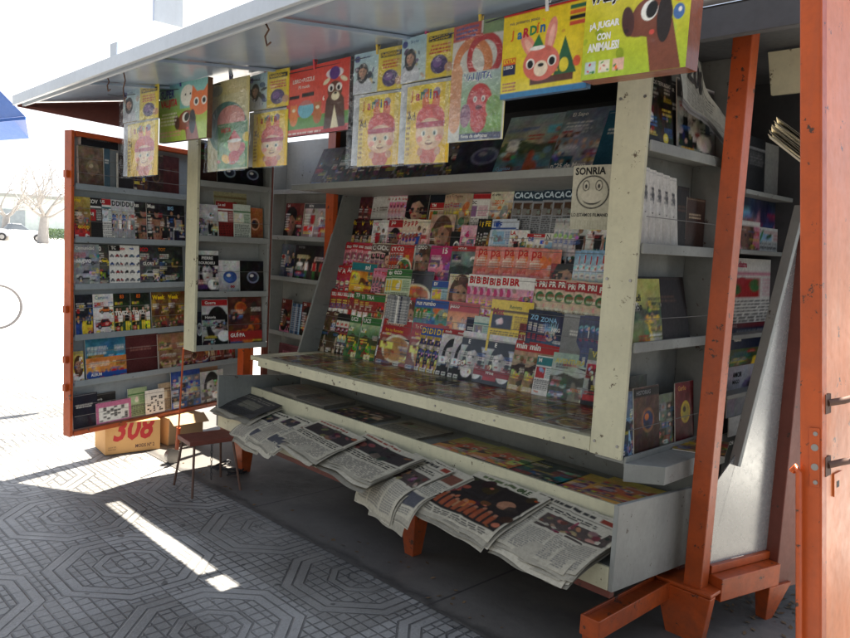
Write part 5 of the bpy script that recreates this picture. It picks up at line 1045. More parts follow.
# Super Valijita box
x0, x1, z0, z1, y = rectpx(160, 207, 88, 143); r = hroot('toy_book_box', 'flat green picture box with brown dog and orange cat', 'box', x0, x1, z1, y)
A = Art(90, 84, (.55, .72, .25), 5); A.grad((.45, .68, .75), (.60, .74, .25), 0, 0, 1, .6); A.rect(0, .55, 1, 1, (.66, .76, .25)); A.rect(.45, 0, 1, .45, (.50, .75, .72)); A.ell(.60, .24, .14, .18, (.92, .90, .84)); A.ell(.85, .40, .2, .2, (.90, .45, .18)); A.poly([(.68, .3), (.70, .08), (.82, .24)], (.9, .45, .18)); A.poly([(.9, .24), (1, .1), (1, .35)], (.9, .45, .18))
for u in (.78, .93): A.ell(u, .37, .05, .07, WH); A.ell(u, .37, .03, .045, BK)
for u in (.56, .66): A.ell(u, .22, .015, .02, BK)
dog(A, .60, .66, .20, (.56, .27, .18)); A.lines(.03, .48, .4, .72, 4, WH, .8); A.lines(.03, .80, .5, .92, 2, (.85, .6, .5), .9); A.grain(.02)
sheet('box_lid', r, x0, x1, z0, z1, y, A, [('SUPER', .03, .08, .15, .44, (.18, .2, .5), .04, 0), ('VALIJITA', .03, .25, .17, .56, (.78, .1, .25), .04, .06)], .03, 'glossy', (.42, .3, .22)); pegged(181, z1, ('navy', (.06, .06, .2)), 'the green dog and cat box', y)
# sleeve with Christmas booklet
x0, x1, z0, z1, y = rectpx(209, 249, 85, 173); r = hroot('bagged_magazine', 'clear bag with green and red winter booklet hanging between two kids titles', 'magazine', x0, x1, z1, y)
A = Art(70, 120, (.80, .74, .50), 6); A.grad((.82, .78, .55), (.75, .74, .62)); A.ell(.5, .52, .46, .28, (.3, .5, .45)); A.ell(.6, .45, .32, .16, (.85, .55, .5)); A.rect(.3, .48, .98, .98, (.35, .55, .32)); A.blobs(10, [GRN, (.5, .7, .4), RED, YEL], .3, .6, .98, .95, (.04, .1)); A.ell(.7, .72, .14, .09, (.88, .66, .5)); A.poly([(.56, .68), (.7, .56), (.86, .68)], RED); A.ell(.70, .68, .16, .02, WH); A.ell(.7, .86, .12, .07, RED); A.grain(.03)
A.rect(0, 0, 1, .16, (.82, .76, .5)); A.ell(.25, .1, .16, .06, (.65, .66, .55))
sheet('cover', r, x0+.004, x1-.004, z0+.006, z1-.003, y, A, [('Navegador', .32, .49, .03, .6, (.85, .85, .8), .0, 0), ('VAJITA', .38, .53, .07, .5, RED, .03, .04), ('Todo en familia', .55, .9, .03, .42, WH, .0, 0)]); sleeve(r, x0-.003, x1+.003, z0, z1+.003, y, 12); pegged(231, z1, ('navy', (.06, .06, .2)), 'the winter booklet bag', y)
# orange deer box
x0, x1, z0, z1, y = rectpx(288, 349, 71, 137); r = hroot('toy_book_box', 'flat orange red picture box with brown deer and smaller animals', 'box', x0, x1, z1, y)
A = Art(96, 90, (.82, .28, .20), 7); A.grad((.83, .25, .18), (.86, .40, .36)); A.rect(0, .72, 1, .9, (.40, .60, .30)); A.ell(.33, .62, .13, .13, (.45, .72, .80)); A.ell(.35, .36, .5, .2, (.85, .32, .25), .7); A.ell(.77, .18, .13, .07, (.9, .85, .85)); A.ell(.77, .18, .08, .09, (.35, .18, .5))
for (u, c) in ((.13, (.88, .52, .28)), (.52, (.72, .42, .22))): A.ell(u, .72, .07, .13, c); A.ell(u, .60, .06, .06, c); A.ell(u-.04, .56, .02, .03, c); A.ell(u+.04, .56, .02, .03, c); A.ell(u, .615, .03, .025, CRM)
A.poly([(.62, 1), (.65, .55), (.72, .42), (.84, .42), (.92, .55), (.95, 1)], (.33, .2, .14)); A.poly([(.72, 1), (.78, .62), (.86, 1)], CRM); A.ell(.78, .42, .11, .13, (.40, .24, .16)); A.ell(.79, .5, .06, .06, CRM); A.ell(.79, .46, .025, .015, BK)
for d in (-1, 1): A.ell(.78+d*.06, .38, .045, .055, WH); A.ell(.78+d*.055, .39, .022, .035, BK); A.ell(.78+d*.13, .28, .06, .03, CRM, 1, d*.6)
A.poly([(0, .97), (0, 1), (1, 1), (1, .93)], (.7, .12, .12)); A.lines(.03, .94, .6, .98, 1, WH, .9); A.rect(.05, .40, .22, .45, BK); A.rect(.26, .38, .46, .44, BK); A.grain(.02)
sheet('box_lid', r, x0, x1, z0, z1, y, A, [('LIBRO+PUZZLE', .10, .16, .06, .45, WH, .01, .03), ('Mi mundo', .2, .26, .05, .3, WH, .0, .03), ('6', .6, .47, .07, .1, WH, .02, 0)], .02, 'glossy', (.2, .12, .1)); pegged(315, z1, ('red', (.65, .06, .08)), 'the orange deer box', y)
# apple magazine
x0, x1, z0, z1, y = rectpx(453, 506, 27, 144); r = hroot('bagged_magazine', 'bagged kids magazine with red apple figure and red and orange rings', 'magazine', x0, x1, z1, y)
A = Art(76, 120, (.85, .82, .78), 8); A.grad((.84, .82, .78), (.80, .80, .74)); A.ring(.40, .36, .30, .07, (.85, .5, .25)); A.ring(.62, .30, .26, .05, (.75, .14, .14)); A.rect(0, .0, .55, .14, (.75, .28, .2)); A.lines(.05, .02, .5, .13, 3, (.2, .3, .6), .8); A.rect(.58, .0, 1, .12, (.5, .6, .4)); A.ell(.12, .62, .18, .3, (.86, .6, .4)); A.rect(.24, .42, .97, .99, (.45, .60, .30)); A.grad((.72, .80, .78), (.48, .66, .30), .24, .42, .97, .9); A.ell(.58, .68, .22, .16, (.80, .20, .18)); A.ell(.58, .83, .14, .1, (.78, .2, .18)); A.ell(.82, .72, .12, .09, (.45, .62, .3)); A.ell(.34, .78, .1, .1, (.55, .3, .4)); A.rect(.24, .93, .97, .99, (.12, .18, .35))
for d in (-.07, .07): A.ell(.58+d, .65, .03, .025, WH); A.ell(.58+d, .652, .015, .015, BK)
A.ell(.58, .72, .06, .02, (.4, .05, .05)); A.grain(.02)
sheet('cover', r, x0+.004, x1-.004, z0+.006, z1-.003, y, A, [('VALIJITA', .27, .43, .085, .66, WH, .05, .05), ('VALIJITA', .275, .428, .08, .66, (.15, .3, .6), .02, .05), ('Fiesta de disfraces', .28, .945, .03, .6, WH, .01, 0)]); sleeve(r, x0-.003, x1+.004, z0, z1+.004, y, 15); pegged(481, z1, ('yellow', (.80, .55, .05)), 'the red apple magazine', y)
# rabbit box
x0, x1, z0, z1, y = rectpx(505, 588, 16, 99); z1 = on_y(505, 16, y)[2]; r = hroot('toy_book_box', 'yellow picture box with pink rabbit in green hat', 'box', x0, x1, z1, y)
A = Art(110, 110, (.90, .80, .12), 9); A.grad((.90, .78, .10), (.88, .80, .16)); A.rect(0, 0, 1, .03, (.75, .15, .15)); A.rect(0, .93, 1, 1, (.15, .45, .65)); A.poly([(.62, .84), (.74, .38), (.88, .80)], (.14, .36, .22)); A.blobs(10, [(.9, .85, .5), (.8, .7, .2), GRN, (.9, .5, .2)], .05, .1, .95, .9, (.015, .035)); A.rect(.36, .80, .85, .88, (.35, .18, .12)); A.rect(.02, .52, .18, .72, (.12, .15, .30)); A.rect(.02, .52, .18, .60, (.85, .35, .12))
A.ell(.33, .42, .07, .17, (.90, .55, .48), 1, -.5); A.ell(.58, .34, .06, .20, (.90, .55, .48), 1, .15); A.ell(.335, .43, .035, .11, (.95, .70, .62), 1, -.5); A.ell(.585, .36, .03, .14, (.95, .70, .62), 1, .15); A.ell(.48, .64, .21, .20, (.84, .42, .36)); A.ell(.48, .70, .08, .09, (.93, .85, .75)); A.ell(.48, .66, .035, .022, BK)
for d in (-.125, .125): A.ell(.48+d, .63, .05, .06, WH); A.ell(.48+d, .635, .035, .048, BK)
A.poly([(.36, .46), (.44, .30), (.50, .44)], (.15, .45, .25)); A.ell(.43, .46, .09, .025, WH); A.ell(.74, .70, .05, .08, (.88, .80, .2)); A.ell(.88, .68, .04, .06, (.85, .35, .2)); 
for i, c in enumerate([(.15, .4, .25), (.85, .4, .15), BK, (.8, .3, .2)]): A.rect(.78, .06+.06*i, .97, .105+.06*i, c)
A.lines(.03, .80, .2, .92, 3, (.6, .3, .3), .9); A.grain(.02)
sheet('box_lid', r, x0, x1, z0, z1, y, A, [('mis primeros pasos', .08, .10, .05, .5, (.25, .25, .4), .0, .05), ('J', .10, .20, .13, .1, (.85, .45, .12), .04, .05), ('a', .18, .235, .085, .1, (.2, .45, .6), .04, .05), ('R', .25, .20, .11, .1, (.75, .15, .2), .04, .05), ('D', .33, .19, .11, .1, (.2, .5, .3), .04, .05), ('í', .41, .17, .12, .05, (.85, .45, .12), .03, .05), ('n', .45, .20, .09, .1, (.2, .4, .6), .04, .05), ('EXTRA', .03, .53, .05, .14, YEL, .02, 0), ('LIBRO', .03, .61, .04, .12, WH, .01, 0)], .025, 'glossy', (.15, .35, .5)); pegged(548, z1+.004, ('white', (.7, .7, .7)), 'the rabbit box', y)
# dog box
x0, x1, z0, z1, y = rectpx(587, 688, -9, 80); z1 = on_y(587, -9, y)[2]; r = hroot('toy_book_box', 'large lime green box with big brown dog and words ¡A JUGAR CON ANIMALES!', 'box', x0, x1, z1, y)
A = Art(130, 104, (.70, .78, .15), 10); A.grad((.90, .80, .15), (.66, .76, .16)); A.blobs(12, [(.55, .65, .12), (.78, .82, .2)], 0, .3, 1, 1, (.03, .12)); A.ell(.92, .18, .13, .14, (.88, .45, .15)); dog(A, .66, .42, .21); A.ell(.90, .42, .05, .08, (.25, .42, .65)); A.ell(.91, .40, .015, .025, WH)
for i in range(3): A.rect(.04+.14*i, .80, .15+.14*i, .93, [(.75, .8, .8), (.9, .85, .75), (.9, .7, .6)][i]); A.blobs(4, [RED, GRN, ORG], .05+.14*i, .82, .14+.14*i, .92, (.01, .025))
A.grain(.02)
sheet('box_lid', r, x0, x1, z0, z1, y, A, [('VALIJITA', .04, .02, .20, .46, WH, .07, .06), ('VALIJITA', .045, .02, .19, .45, (.72, .08, .35), .03, .06), ('¡A JUGAR', .06, .37, .10, .30, WH, .05, .05), ('CON', .14, .50, .08, .14, WH, .05, .05), ('ANIMALES!', .05, .60, .10, .32, WH, .05, .05)], .07, 'glossy', (.55, .28, .15)); pegged(640, z1+.004, ('white', (.7, .7, .7)), 'the lime green dog box', y)

# ------------------------------------------------------------------ camera notice on the shelf end
y = 2.86; x0, x1 = x_at(571, y, 1.75), x_at(613, y, 1.75); zt, zb = on_y(571, 166, y)[2], on_y(571, 229, y)[2]
A = Art(60, 90, (.80, .79, .70), 3); A.grad((.82, .80, .72), (.70, .69, .60)); A.ring(.5, .42, .37, .016, (.08, .08, .08))
for d in (-.15, .15): A.ell(.5+d, .32, .085, .085, (.08, .08, .08)); A.ell(.5+d, .32, .065, .068, (.82, .80, .72)); A.ell(.5+d, .33, .03, .035, (.08, .08, .08))
A.ell(.5, .44, .04, .027, (.06, .06, .06)); A.ell(.5, .50, .235, .115, (.08, .08, .08)); A.ell(.5, .485, .25, .105, (.81, .79, .71))
for i in range(16): A.rect(.02+.06*i, .86, .03+.06*i, 1, (.55, .54, .46), .5)
A.grain(.02); me = cover_mesh('sign', x1-x0, zt-zb, .002, A, [('SONRIA', .06, .03, .12, .88, (.08, .08, .08), .035, 0), ('LO ESTAMOS FILMANDO', .03, .745, .055, .94, (.06, .06, .06), .02, 0)], (.8, .78, .7), 'print', .004)
tag(place('sign', me, (x0, y, zb)), 'cream SONRIA camera notice with round smiling face beside the cream post', 'sign')
# ================================================================== magazines lying on the counter under a clear sheet
S('cbrn', 'collage', [(.55, .42, .25), (.62, .5, .3), BRN, RED, YEL], None, 'brown and gold magazine', w=.21, h=.275)
S('cred', 'food', [(.5, .16, .1), (.45, .25, .15), (.65, .45, .2), BRN], ('Cocina', CRM, .12, .06, .05, None, .02), 'red brown recipe magazine', w=.21, h=.275)
S('cyel', 'craft', [(.66, .52, .2), (.7, .6, .3), RED, GRN, BRN], ('Ideas', RED, .12, .06, .05, None, .02), 'mustard craft magazine', w=.21, h=.275)
S('cgrn', 'land', [(.5, .5, .35), (.45, .45, .3), (.35, .38, .18), BRN, YEL], ('Jardín', CRM, .12, .06, .05, None, .02), 'olive garden magazine', w=.21, h=.275)
x = -4.22; i = 0; cnt = {}
WHEREC = ['at the left end of the counter', 'second along the counter front', 'third along the counter front', 'fourth along the counter front', 'fifth along the counter front', 'sixth along the counter front', 'seventh along the counter front', 'eighth along the counter front', 'ninth along the counter front', 'tenth along the counter front', 'by the cream post on the counter']
while x < -1.95 and i < 11:
    put_mag(['cred', 'cbrn', 'cyel', 'cgrn', 'cbrn', 'cred', 'cyel', 'cbrn', 'cgrn', 'cyel', 'cred'][i], (x, 2.66+random.uniform(0, .03), .7570), random.gauss(0, .05), PI/2, 'lying '+WHEREC[i], 0, 1, 'magazines lying on the counter')
    put_mag(['cyel', 'cgrn', 'cred', 'cbrn', 'cyel', 'cgrn', 'cbrn', 'cred', 'cyel', 'cbrn', 'cgrn'][i], (x+.05, 2.92+random.uniform(0, .02), .7578), random.gauss(0, .05), PI/2, 'lying behind the one '+WHEREC[i].replace('at the ', 'at '), 0, 1, 'magazines lying on the counter')
    x += .225; i += 1
m = MB(); n = 30; r = random.Random(4)
vs = [TILT @ Vector((-4.16+(2.48)*i/n, 2.645+.52*j/4, .7605+r.gauss(0, .0003))) for j in range(5) for i in range(n+1)]
m.add(vs, [(j*(n+1)+i, j*(n+1)+i+1, (j+1)*(n+1)+i+1, (j+1)*(n+1)+i) for j in range(4) for i in range(n)], 0, True); m.build('clear_sheet', 'acrylic', K)
put_mag('cbrn', (-1.49, 2.97, .7365), .35, PI/2, 'lying flat on the right end ledge', 0, 1, None)

# ------------------------------------------------------------------ magazines on the tray ledge
LS_ = (.42, .40, .36)
S('lroll', 'text', [(0.58, 0.55, 0.50), (0.45, 0.45, 0.45), (0.51, 0.45, 0.42), GRY], None, 'bundle of dull magazines', w=.30, h=.26, t=.03, side=LS_)
S('ldark', 'collage', [(0.22, 0.20, 0.22), (0.78, 0.65, 0.51), (0.32, 0.19, 0.19), (0.19, 0.22, 0.29)], None, 'dark magazine with pale squares', w=.34, h=.27, t=.012, side=LS_)
S('lgrey', 'text', [(0.61, 0.58, 0.50), (0.51, 0.45, 0.39), (0.58, 0.53, 0.42), BRN], None, 'grey brown newspaper magazine', w=.33, h=.28, t=.012, side=LS_)
S('lkids', 'kids', [(0.71, 0.74, 0.27), (0.95, 0.55, 0.24), (0.95, 0.39, 0.22), (0.32, 0.16, 0.19)], None, 'orange and green kids magazine with round eyes', w=.28, h=.27, t=.008, mat='glossy', side=LS_)
S('lteal', 'craft', [(0.27, 0.32, 0.32), (0.32, 0.39, 0.39), (0.45, 0.32, 0.26), TEA, (0.51, 0.51, 0.49)], ('Mundo', GRY, .1, .1, .1, None, .02), 'dark teal magazine', w=.30, h=.27, t=.01, side=LS_)
S('lyel', 'kids', [(0.95, 0.84, 0.19), (0.95, 0.61, 0.22), (0.95, 0.42, 0.22), (0.45, 0.22, 0.45)], None, 'yellow and orange kids magazine in wrap', w=.34, h=.28, t=.01, mat='glossy', side=LS_)
for a, key, dy, yaw, z, wq in [(268, 'lroll', .03, -.05, .558, 'at the left of the tray ledge'), (292, 'lroll', .0, .08, .545, 'overlapping the left end pile on the ledge'), (328, 'ldark', .0, .03, .5345, 'on the tray ledge'), (374, 'lgrey', .01, -.03, .5345, 'on the tray ledge'), (430, 'lkids', .0, .02, .531, 'left of the two on the tray ledge'), (463, 'lkids', .015, -.03, .536, 'right of the two on the tray ledge'), (504, 'lteal', .0, .04, .533, 'on the tray ledge'), (553, 'lyel', .0, -.02, .533, 'at the right end of the ledge'), (585, 'lyel', .03, .03, .540, 'overlapping the last one at the right end')]:
    x = x_at(a, 2.66, .54)
    if key == 'lyel' and a == 585: x = -1.75
    put_mag(key, (x, 2.663+dy, z), yaw, PI/2, wq, 0, 1, 'magazines on the tray ledge')

# ------------------------------------------------------------------ newspapers draped over the tray lip
def page(seed, style):
    A = Art(84, 96, (.74, .71, .64), seed); A.grad((.76, .735, .66), (.70, .67, .59)); r = A.r
    if style == 'orange':
        A.rect(.03, .14, .97, .86, (.12, .09, .08)); A.blobs(26, [(.62, .30, .16), (.5, .22, .12), (.2, .12, .1), (.7, .45, .3)], .05, .15, .95, .85, (.02, .1))
        for i in range(9): A.rect(.06+.09*i, .62+.02*(i % 3), .12+.09*i, .82, (.55, .27, .15)); A.ell(.09+.09*i, .6+.02*(i % 3), .025, .025, (.6, .4, .3))
        A.lines(.04, .03, .9, .12, 1, (.3, .36, .22), .8); A.lines(.05, .88, .95, .97, 3, (.25, .24, .22), .9)
    elif style == 'redblack':
        A.lines(.04, .03, .7, .10, 1, (.55, .2, .14), .9); A.rect(.05, .14, .95, .44, (.2, .17, .17)); A.blobs(14, [(.5, .3, .25), (.12, .1, .1), (.4, .35, .3)], .06, .15, .94, .43, (.03, .08)); A.lines(.05, .48, .95, .62, 3, (.12, .11, .11), .95); A.lines(.05, .66, .95, .97, 12, (.38, .36, .34), .92)
    elif style == 'front':
        A.lines(.05, .03, .75, .11, 1, (.12, .12, .13), .9); A.rect(.05, .13, .95, .14, (.2, .2, .2)); A.lines(.05, .17, .9, .24, 2, (.15, .15, .15), .9); A.rect(.33, .28, .95, .52, (.30, .26, .24)); A.blobs(22, [(.55, .4, .33), (.2, .16, .16), (.62, .5, .42), (.4, .2, .2)], .34, .3, .94, .51, (.02, .05))
        A.lines(.05, .28, .30, .95, 22, (.42, .41, .39), .92); A.lines(.33, .56, .62, .95, 14, (.42, .41, .39), .92); A.lines(.66, .56, .95, .95, 14, (.42, .41, .39), .92); A.rect(.8, .03, .97, .10, (.55, .22, .16))
    elif style == 'photos':
        A.lines(.05, .03, .6, .09, 1, (.1, .1, .1), .9); A.rect(.05, .14, .45, .36, (.22, .21, .22)); A.rect(.6, .12, .95, .3, (.45, .28, .22)); A.blobs(10, [(.5, .42, .38), (.12, .12, .14)], .06, .15, .44, .35, (.03, .06)); A.lines(.5, .34, .95, .6, 10, (.4, .4, .38), .9); A.lines(.05, .4, .45, .95, 20, (.42, .4, .38), .92); A.rect(.5, .64, .95, .84, (.3, .3, .32)); A.lines(.5, .87, .95, .96, 3, (.4, .4, .38), .9)
    else:
        A.rect(0, 0, 1, 1, (.24, .235, .23)); A.rect(.3, .3, .75, .62, (.42, .41, .36)); A.lines(.08, .08, .9, .24, 2, (.5, .48, .44), .9); A.lines(.08, .7, .9, .95, 6, (.12, .12, .12), .9)
    A.grain(.03); return A
def newspaper(x0, w_, style, label, layers=5, y0=2.635, z0=.46, L=.33, hang=.10, droop=.35, yaw=0.0, seed=0, curl=0.0, skew=0.0, thick=.0035, name='newspaper', group='newspapers draped over the front tray', heads=()):
    """sheets lie on the sloping tray and bend down over its lip; each layer a little longer and lower than the one above"""
    r = random.Random(seed); nu, nv = 84, 96; img = page(seed, style).out(); verts = []; cols = []; F = []; 
    ph = [r.uniform(0, 6.28) for _ in range(6)]
    LJ = [r.gauss(0, .014) for _ in range(layers+1)]; UJ = [r.gauss(0, .009) for _ in range(layers+1)]; BJ = [r.uniform(-1, 1) for _ in range(layers+1)]; ca, sa = math.cos(yaw), math.sin(yaw)
    def P(u, v, k, dz=0.0):
        s = v*(L+.006*k*(1 if k % 2 else .4)); flat = L-hang
        bend = max(0, s-flat); s = s+(LJ[k]*v if k else 0); bend = max(0, s-flat); yy = -s+bend*bend*1.4*droop/.35; zz = -.27*min(s, flat)-.27*bend-droop*4.2*bend*bend
        zz += .0035*math.sin(3.2*u*w_/.4+ph[0]+2*v)+.0025*math.sin(7*u+5*v+ph[1])*(.3+v)+.005*max(0, 1-abs(u-.5-.02*BJ[0])/.05)*(1-.4*v)-.004*max(0, 1-abs(v-.46)/.04)
        if curl: zz += curl*max(0, u-.72)**2*9*(.4+.6*v); 
        xx = u*w_+skew*s+UJ[k]*(1 if k else 0)+.012*BJ[k]*v*(1 if k else 0)+(-(max(0, u-.86)**2)*curl*14 if curl else 0)
        zz -= thick*k*(1+.35*math.sin(4*v+3*u*BJ[k]+ph[3]+k))*(1-.25*v*BJ[k])+(.008*(1+BJ[k])*max(0, v-.6)*math.sin(6*u+k) if k else 0); zz += .0035*math.sin(13*u+9*v+ph[4])*v*v
        return (x0+xx*ca-yy*sa, y0+xx*sa+yy*ca, z0+zz+dz)
    for j in range(nv):
        for i in range(nu): verts.append(P(i/(nu-1), j/(nv-1), 0))
    cols += img.reshape(-1, 3).tolist(); F += [(j*nu+i, (j+1)*nu+i, (j+1)*nu+i+1, j*nu+i+1) for j in range(nv-1) for i in range(nu-1)]
    M_, N_ = 14, 20
    for k in range(1, layers):
        o = len(verts); sh = .80-.10*(k % 3)-.04*r.random(); c = lin((.74*sh/.8, .71*sh/.8, .63*sh/.8)).tolist()
        for j in range(N_):
            for i in range(M_): verts.append(P(i/(M_-1)+.012*math.sin(k*2.1)*(1), j/(N_-1)+.004*k, k)); cols.append(c)
        F += [(o+j*M_+i, o+(j+1)*M_+i, o+(j+1)*M_+i+1, o+j*M_+i+1) for j in range(N_-1) for i in range(M_-1)]
    for tx in heads:
        s_, u, v, hf, mw, col = tx; g, f, ext = text_geo(s_, .03, 0)
        sy = hf/ext[1]; sx = min(sy*L/w_, mw/ext[0]); o = len(verts)
        for q in g: verts.append(P(u+q[0]*sx, v+(ext[1]-q[1])*sy, 0, .0012)); cols.append(lin(col).tolist())
        F += [tuple(a+o for a in q) for q in f]
    me = bpy.data.meshes.new(name); me.from_pydata(verts, [], F); me.materials.append(MT['news'])
    at = me.color_attributes.new('Col', 'FLOAT_COLOR', 'POINT'); c4 = np.ones((len(verts), 4), np.float32); c4[:, :3] = np.array(cols, np.float32); at.data.foreach_set('color', c4.ravel())
    me.polygons.foreach_set('use_smooth', [True]*len(me.polygons)); me.update()
    o = bpy.data.objects.new(name, me); C.objects.link(o); return tag(o, label, 'newspaper' if name == 'newspaper' else 'magazine', group)
X = lambda px, y=2.42, z=.41: x_at(px, y, z)
newspaper(X(221, 2.45), .44, 'dark', 'stack of dark covered papers at the left end of the front tray', 7, 2.635, .488, .23, .01, .05, .0, 21, thick=.0055)
newspaper(X(243, 2.38), .36, 'photos', 'grey newspaper drooping over the lip next to the dark stack', 5, 2.60, .448, .33, .13, .42, -.05, 22, thick=.003)
newspaper(X(268), .36, 'photos', 'pale newspaper with small red spot drooping over the tray lip', 4, 2.62, .460, .33, .11, .35, -.14, 23, thick=.003)
newspaper(X(290), .52, 'redblack', 'red and black tabloid with a curled right corner, third from the left', 6, 2.645, .482, .29, .04, .15, -.16, 24, curl=.014, thick=.0045)
newspaper(X(335), .56, 'redblack', 'dark tabloid with curled right edge in the middle of the front tray', 6, 2.645, .490, .31, .05, .15, -.16, 25, curl=.016, thick=.0045)
newspaper(X(403, 2.55, .45), .36, 'front', 'white newspaper folded down far over the lip above the middle leg', 5, 2.64, .476, .42, .20, .55, -.22, 26, skew=-.03, thick=.0035)
newspaper(X(424, 2.55, .45), .32, 'photos', 'folded white newspaper hanging beside the orange photo paper', 5, 2.635, .480, .40, .17, .45, -.20, 30, thick=.003)
newspaper(X(446), .46, 'orange', 'newspaper with a large orange and black stadium photo', 6, 2.645, .494, .37, .12, .28, -.12, 27, thick=.004, heads=[('OLE', .62, .03, .09, .3, (.25, .33, .2))])
newspaper(X(505), .46, 'front', 'white broadsheet with several photos, second from the right end', 5, 2.645, .488, .37, .12, .25, -.12, 28, skew=.05, thick=.0032)
newspaper(-1.83, .41, 'front', 'white broadsheet nearest the tray right end panel with red printed corner', 6, 2.645, .490, .38, .12, .22, -.08, 29, curl=.010, thick=.0042)

# ================================================================== stool, boxes, rope
fa, fb = on_z(199, 500, 0), on_z(182, 488, 0); hz = .33
sa_ = on_z(183, 438, hz); sb_ = on_z(240, 431, hz)
dirn = Vector((sb_[0]-sa_[0], sb_[1]-sa_[1], 0)); Ls = .30; dirn.normalize(); side = Vector((dirn.y, -dirn.x, 0)); s0 = Vector(sa_)
t = thing('stool', 'small stool with red brown seat and thin rusty legs beside the newspaper tray', 'stool', (s0.x, s0.y, 0))
c0 = s0-side*.09
m = MB(); m.hexa([c0+Vector((0, 0, -.028)), c0+side*.20+Vector((0, 0, -.028)), c0+side*.20+dirn*Ls+Vector((0, 0, -.028)), c0+dirn*Ls+Vector((0, 0, -.028))], [c0, c0+side*.20, c0+side*.20+dirn*Ls, c0+dirn*Ls]); m.build('seat', 'oxide', t, .004)
for (u, v) in ((.03, .01), (.03, .19), (Ls-.03, .01), (Ls-.03, .19)):
    a = c0+dirn*u+side*v+Vector((0, 0, -.03)); b = a+dirn*(-.03 if u < .1 else .03)+side*(-.05 if v < .1 else .06); b.z = 0.006; MB().tube([a, b], .0075, 8).build('leg', 'rust', t)
ch = on_y(212, 441, s0.y+.17); m = MB()
pts = []
for k in range(11): 
    z = hz-.035-.023*k; m.tube([Vector((ch[0], ch[1], z))+Vector((.006*math.cos(a+(k % 2)*0), .006*math.cos(a) if k % 2 else 0, .013*math.sin(a))) if k % 2 == 0 else Vector((ch[0], ch[1], z))+Vector((0, .006*math.cos(a), .013*math.sin(a))) for a in [2*PI*q/10 for q in range(11)]], .0022, 5, cap=False)
m.build('chain', 'black', t)

b0, b1 = on_z(105, 457, 0.0), on_z(160, 450, 0.0); dirn = Vector((b1[0]-b0[0], b1[1]-b0[1], 0)); LB = dirn.length; dirn.normalize(); nb = Vector((dirn.y, -dirn.x, 0)); HB = .215; p0 = Vector((b0[0], b0[1], .009))
t = thing('cardboard_box', 'orange cardboard carton printed with large red 308 under the left door', 'box', tuple(p0), 0)
m = MB(); m.hexa([p0-nb*.26, p0, p0+dirn*LB, p0+dirn*LB-nb*.26], [p+Vector((0, 0, HB)) for p in (p0-nb*.26, p0, p0+dirn*LB, p0+dirn*LB-nb*.26)]); m.build('carton', 'kraft', t, .004)
def decal(root, p, d, n, s_, u0, u1, z0, z1, col, clip=None, bold=.0, shear=0):
    g, f, ext = text_geo(s_, bold, shear); sx = (u1-u0)/ext[0]; sz = (z1-z0)/ext[1]
    import bmesh
    me = bpy.data.meshes.new('lettering'); me.from_pydata([tuple(p+d*(u0+q[0]*sx)+n*.0012+Vector((0, 0, z0+q[1]*sz))) for q in g], [], f)
    if clip is not None:
        bm = bmesh.new(); bm.from_mesh(me); bmesh.ops.bisect_plane(bm, geom=bm.verts[:]+bm.edges[:]+bm.faces[:], plane_co=(0, 0, p.z+clip), plane_no=(0, 0, 1), clear_outer=True); bm.to_mesh(me); bm.free()
    nm = 'ink_%d_%d_%d' % tuple(int(c*99) for c in col); mt = bpy.data.materials.get(nm) or paint(nm, col, .6, .15, streak=False); me.materials.append(mt)
    o = bpy.data.objects.new('lettering', me); C.objects.link(o); child(o, root)
decal(t, p0, dirn, nb, '308', .05, .33, .085, .255, (.55, .03, .03), HB-.006, .03, .25)
decal(t, p0, dirn, nb, 'MODS Nº 2', .20, .33, .030, .055, (.12, .05, .04), None, .02)
decal(t, p0, dirn, nb, 'www 03', .02, .07, .045, .055, (.2, .08, .05)); decal(t, p0, dirn, nb, 'fabrica', .02, .07, .03, .04, (.2, .08, .05))
p1 = Vector(on_z(168, 446, 0.009)); p2 = Vector(on_z(203, 439, .009)); d2 = (p2-p1).normalized(); n2 = Vector((d2.y, -d2.x, 0)); L2 = (p2-p1).length
t = thing('brown_box', 'plain worn brown cardboard box on the ground under the left door', 'box', tuple(p1))
m = MB(); q = [p1-n2*.25, p1, p1+d2*L2, p1+d2*L2-n2*.25]; up_ = Vector((0, 0, .20)); m.hexa(q, [v+up_+n2*.012*(i % 2) for i, v in enumerate(q)]); m.build('carton', 'card', t, .006)
m = MB(); m.hexa([p1+up_+Vector((0, 0, .002)), p1+d2*L2+up_+Vector((0, 0, .002)), p1+d2*L2+up_+n2*.07+Vector((0, 0, -.05)), p1+up_+n2*.07+Vector((0, 0, -.045))], [v+Vector((0, 0, .004)) for v in (p1+up_+Vector((0, 0, .002)), p1+d2*L2+up_+Vector((0, 0, .002)), p1+d2*L2+up_+n2*.07+Vector((0, 0, -.05)), p1+up_+n2*.07+Vector((0, 0, -.045)))]); m.build('flap', 'card', t)
# rope heap at the left leg
r = random.Random(3); c = Vector((-4.20, 2.50, .018)); pts = [c+Vector((.02*math.cos(a)+.12*math.sin(a*.37)+r.gauss(0, .012)-.05, .07*math.sin(a*1.1)+r.gauss(0, .01)-.05, abs(r.gauss(0, .012)))) for a in [k*.7 for k in range(40)]]
tag(MB().tube(pts, .006, 6).build('rope', 'black'), 'short dark tangled rope lying at the foot of the left orange leg', 'rope')
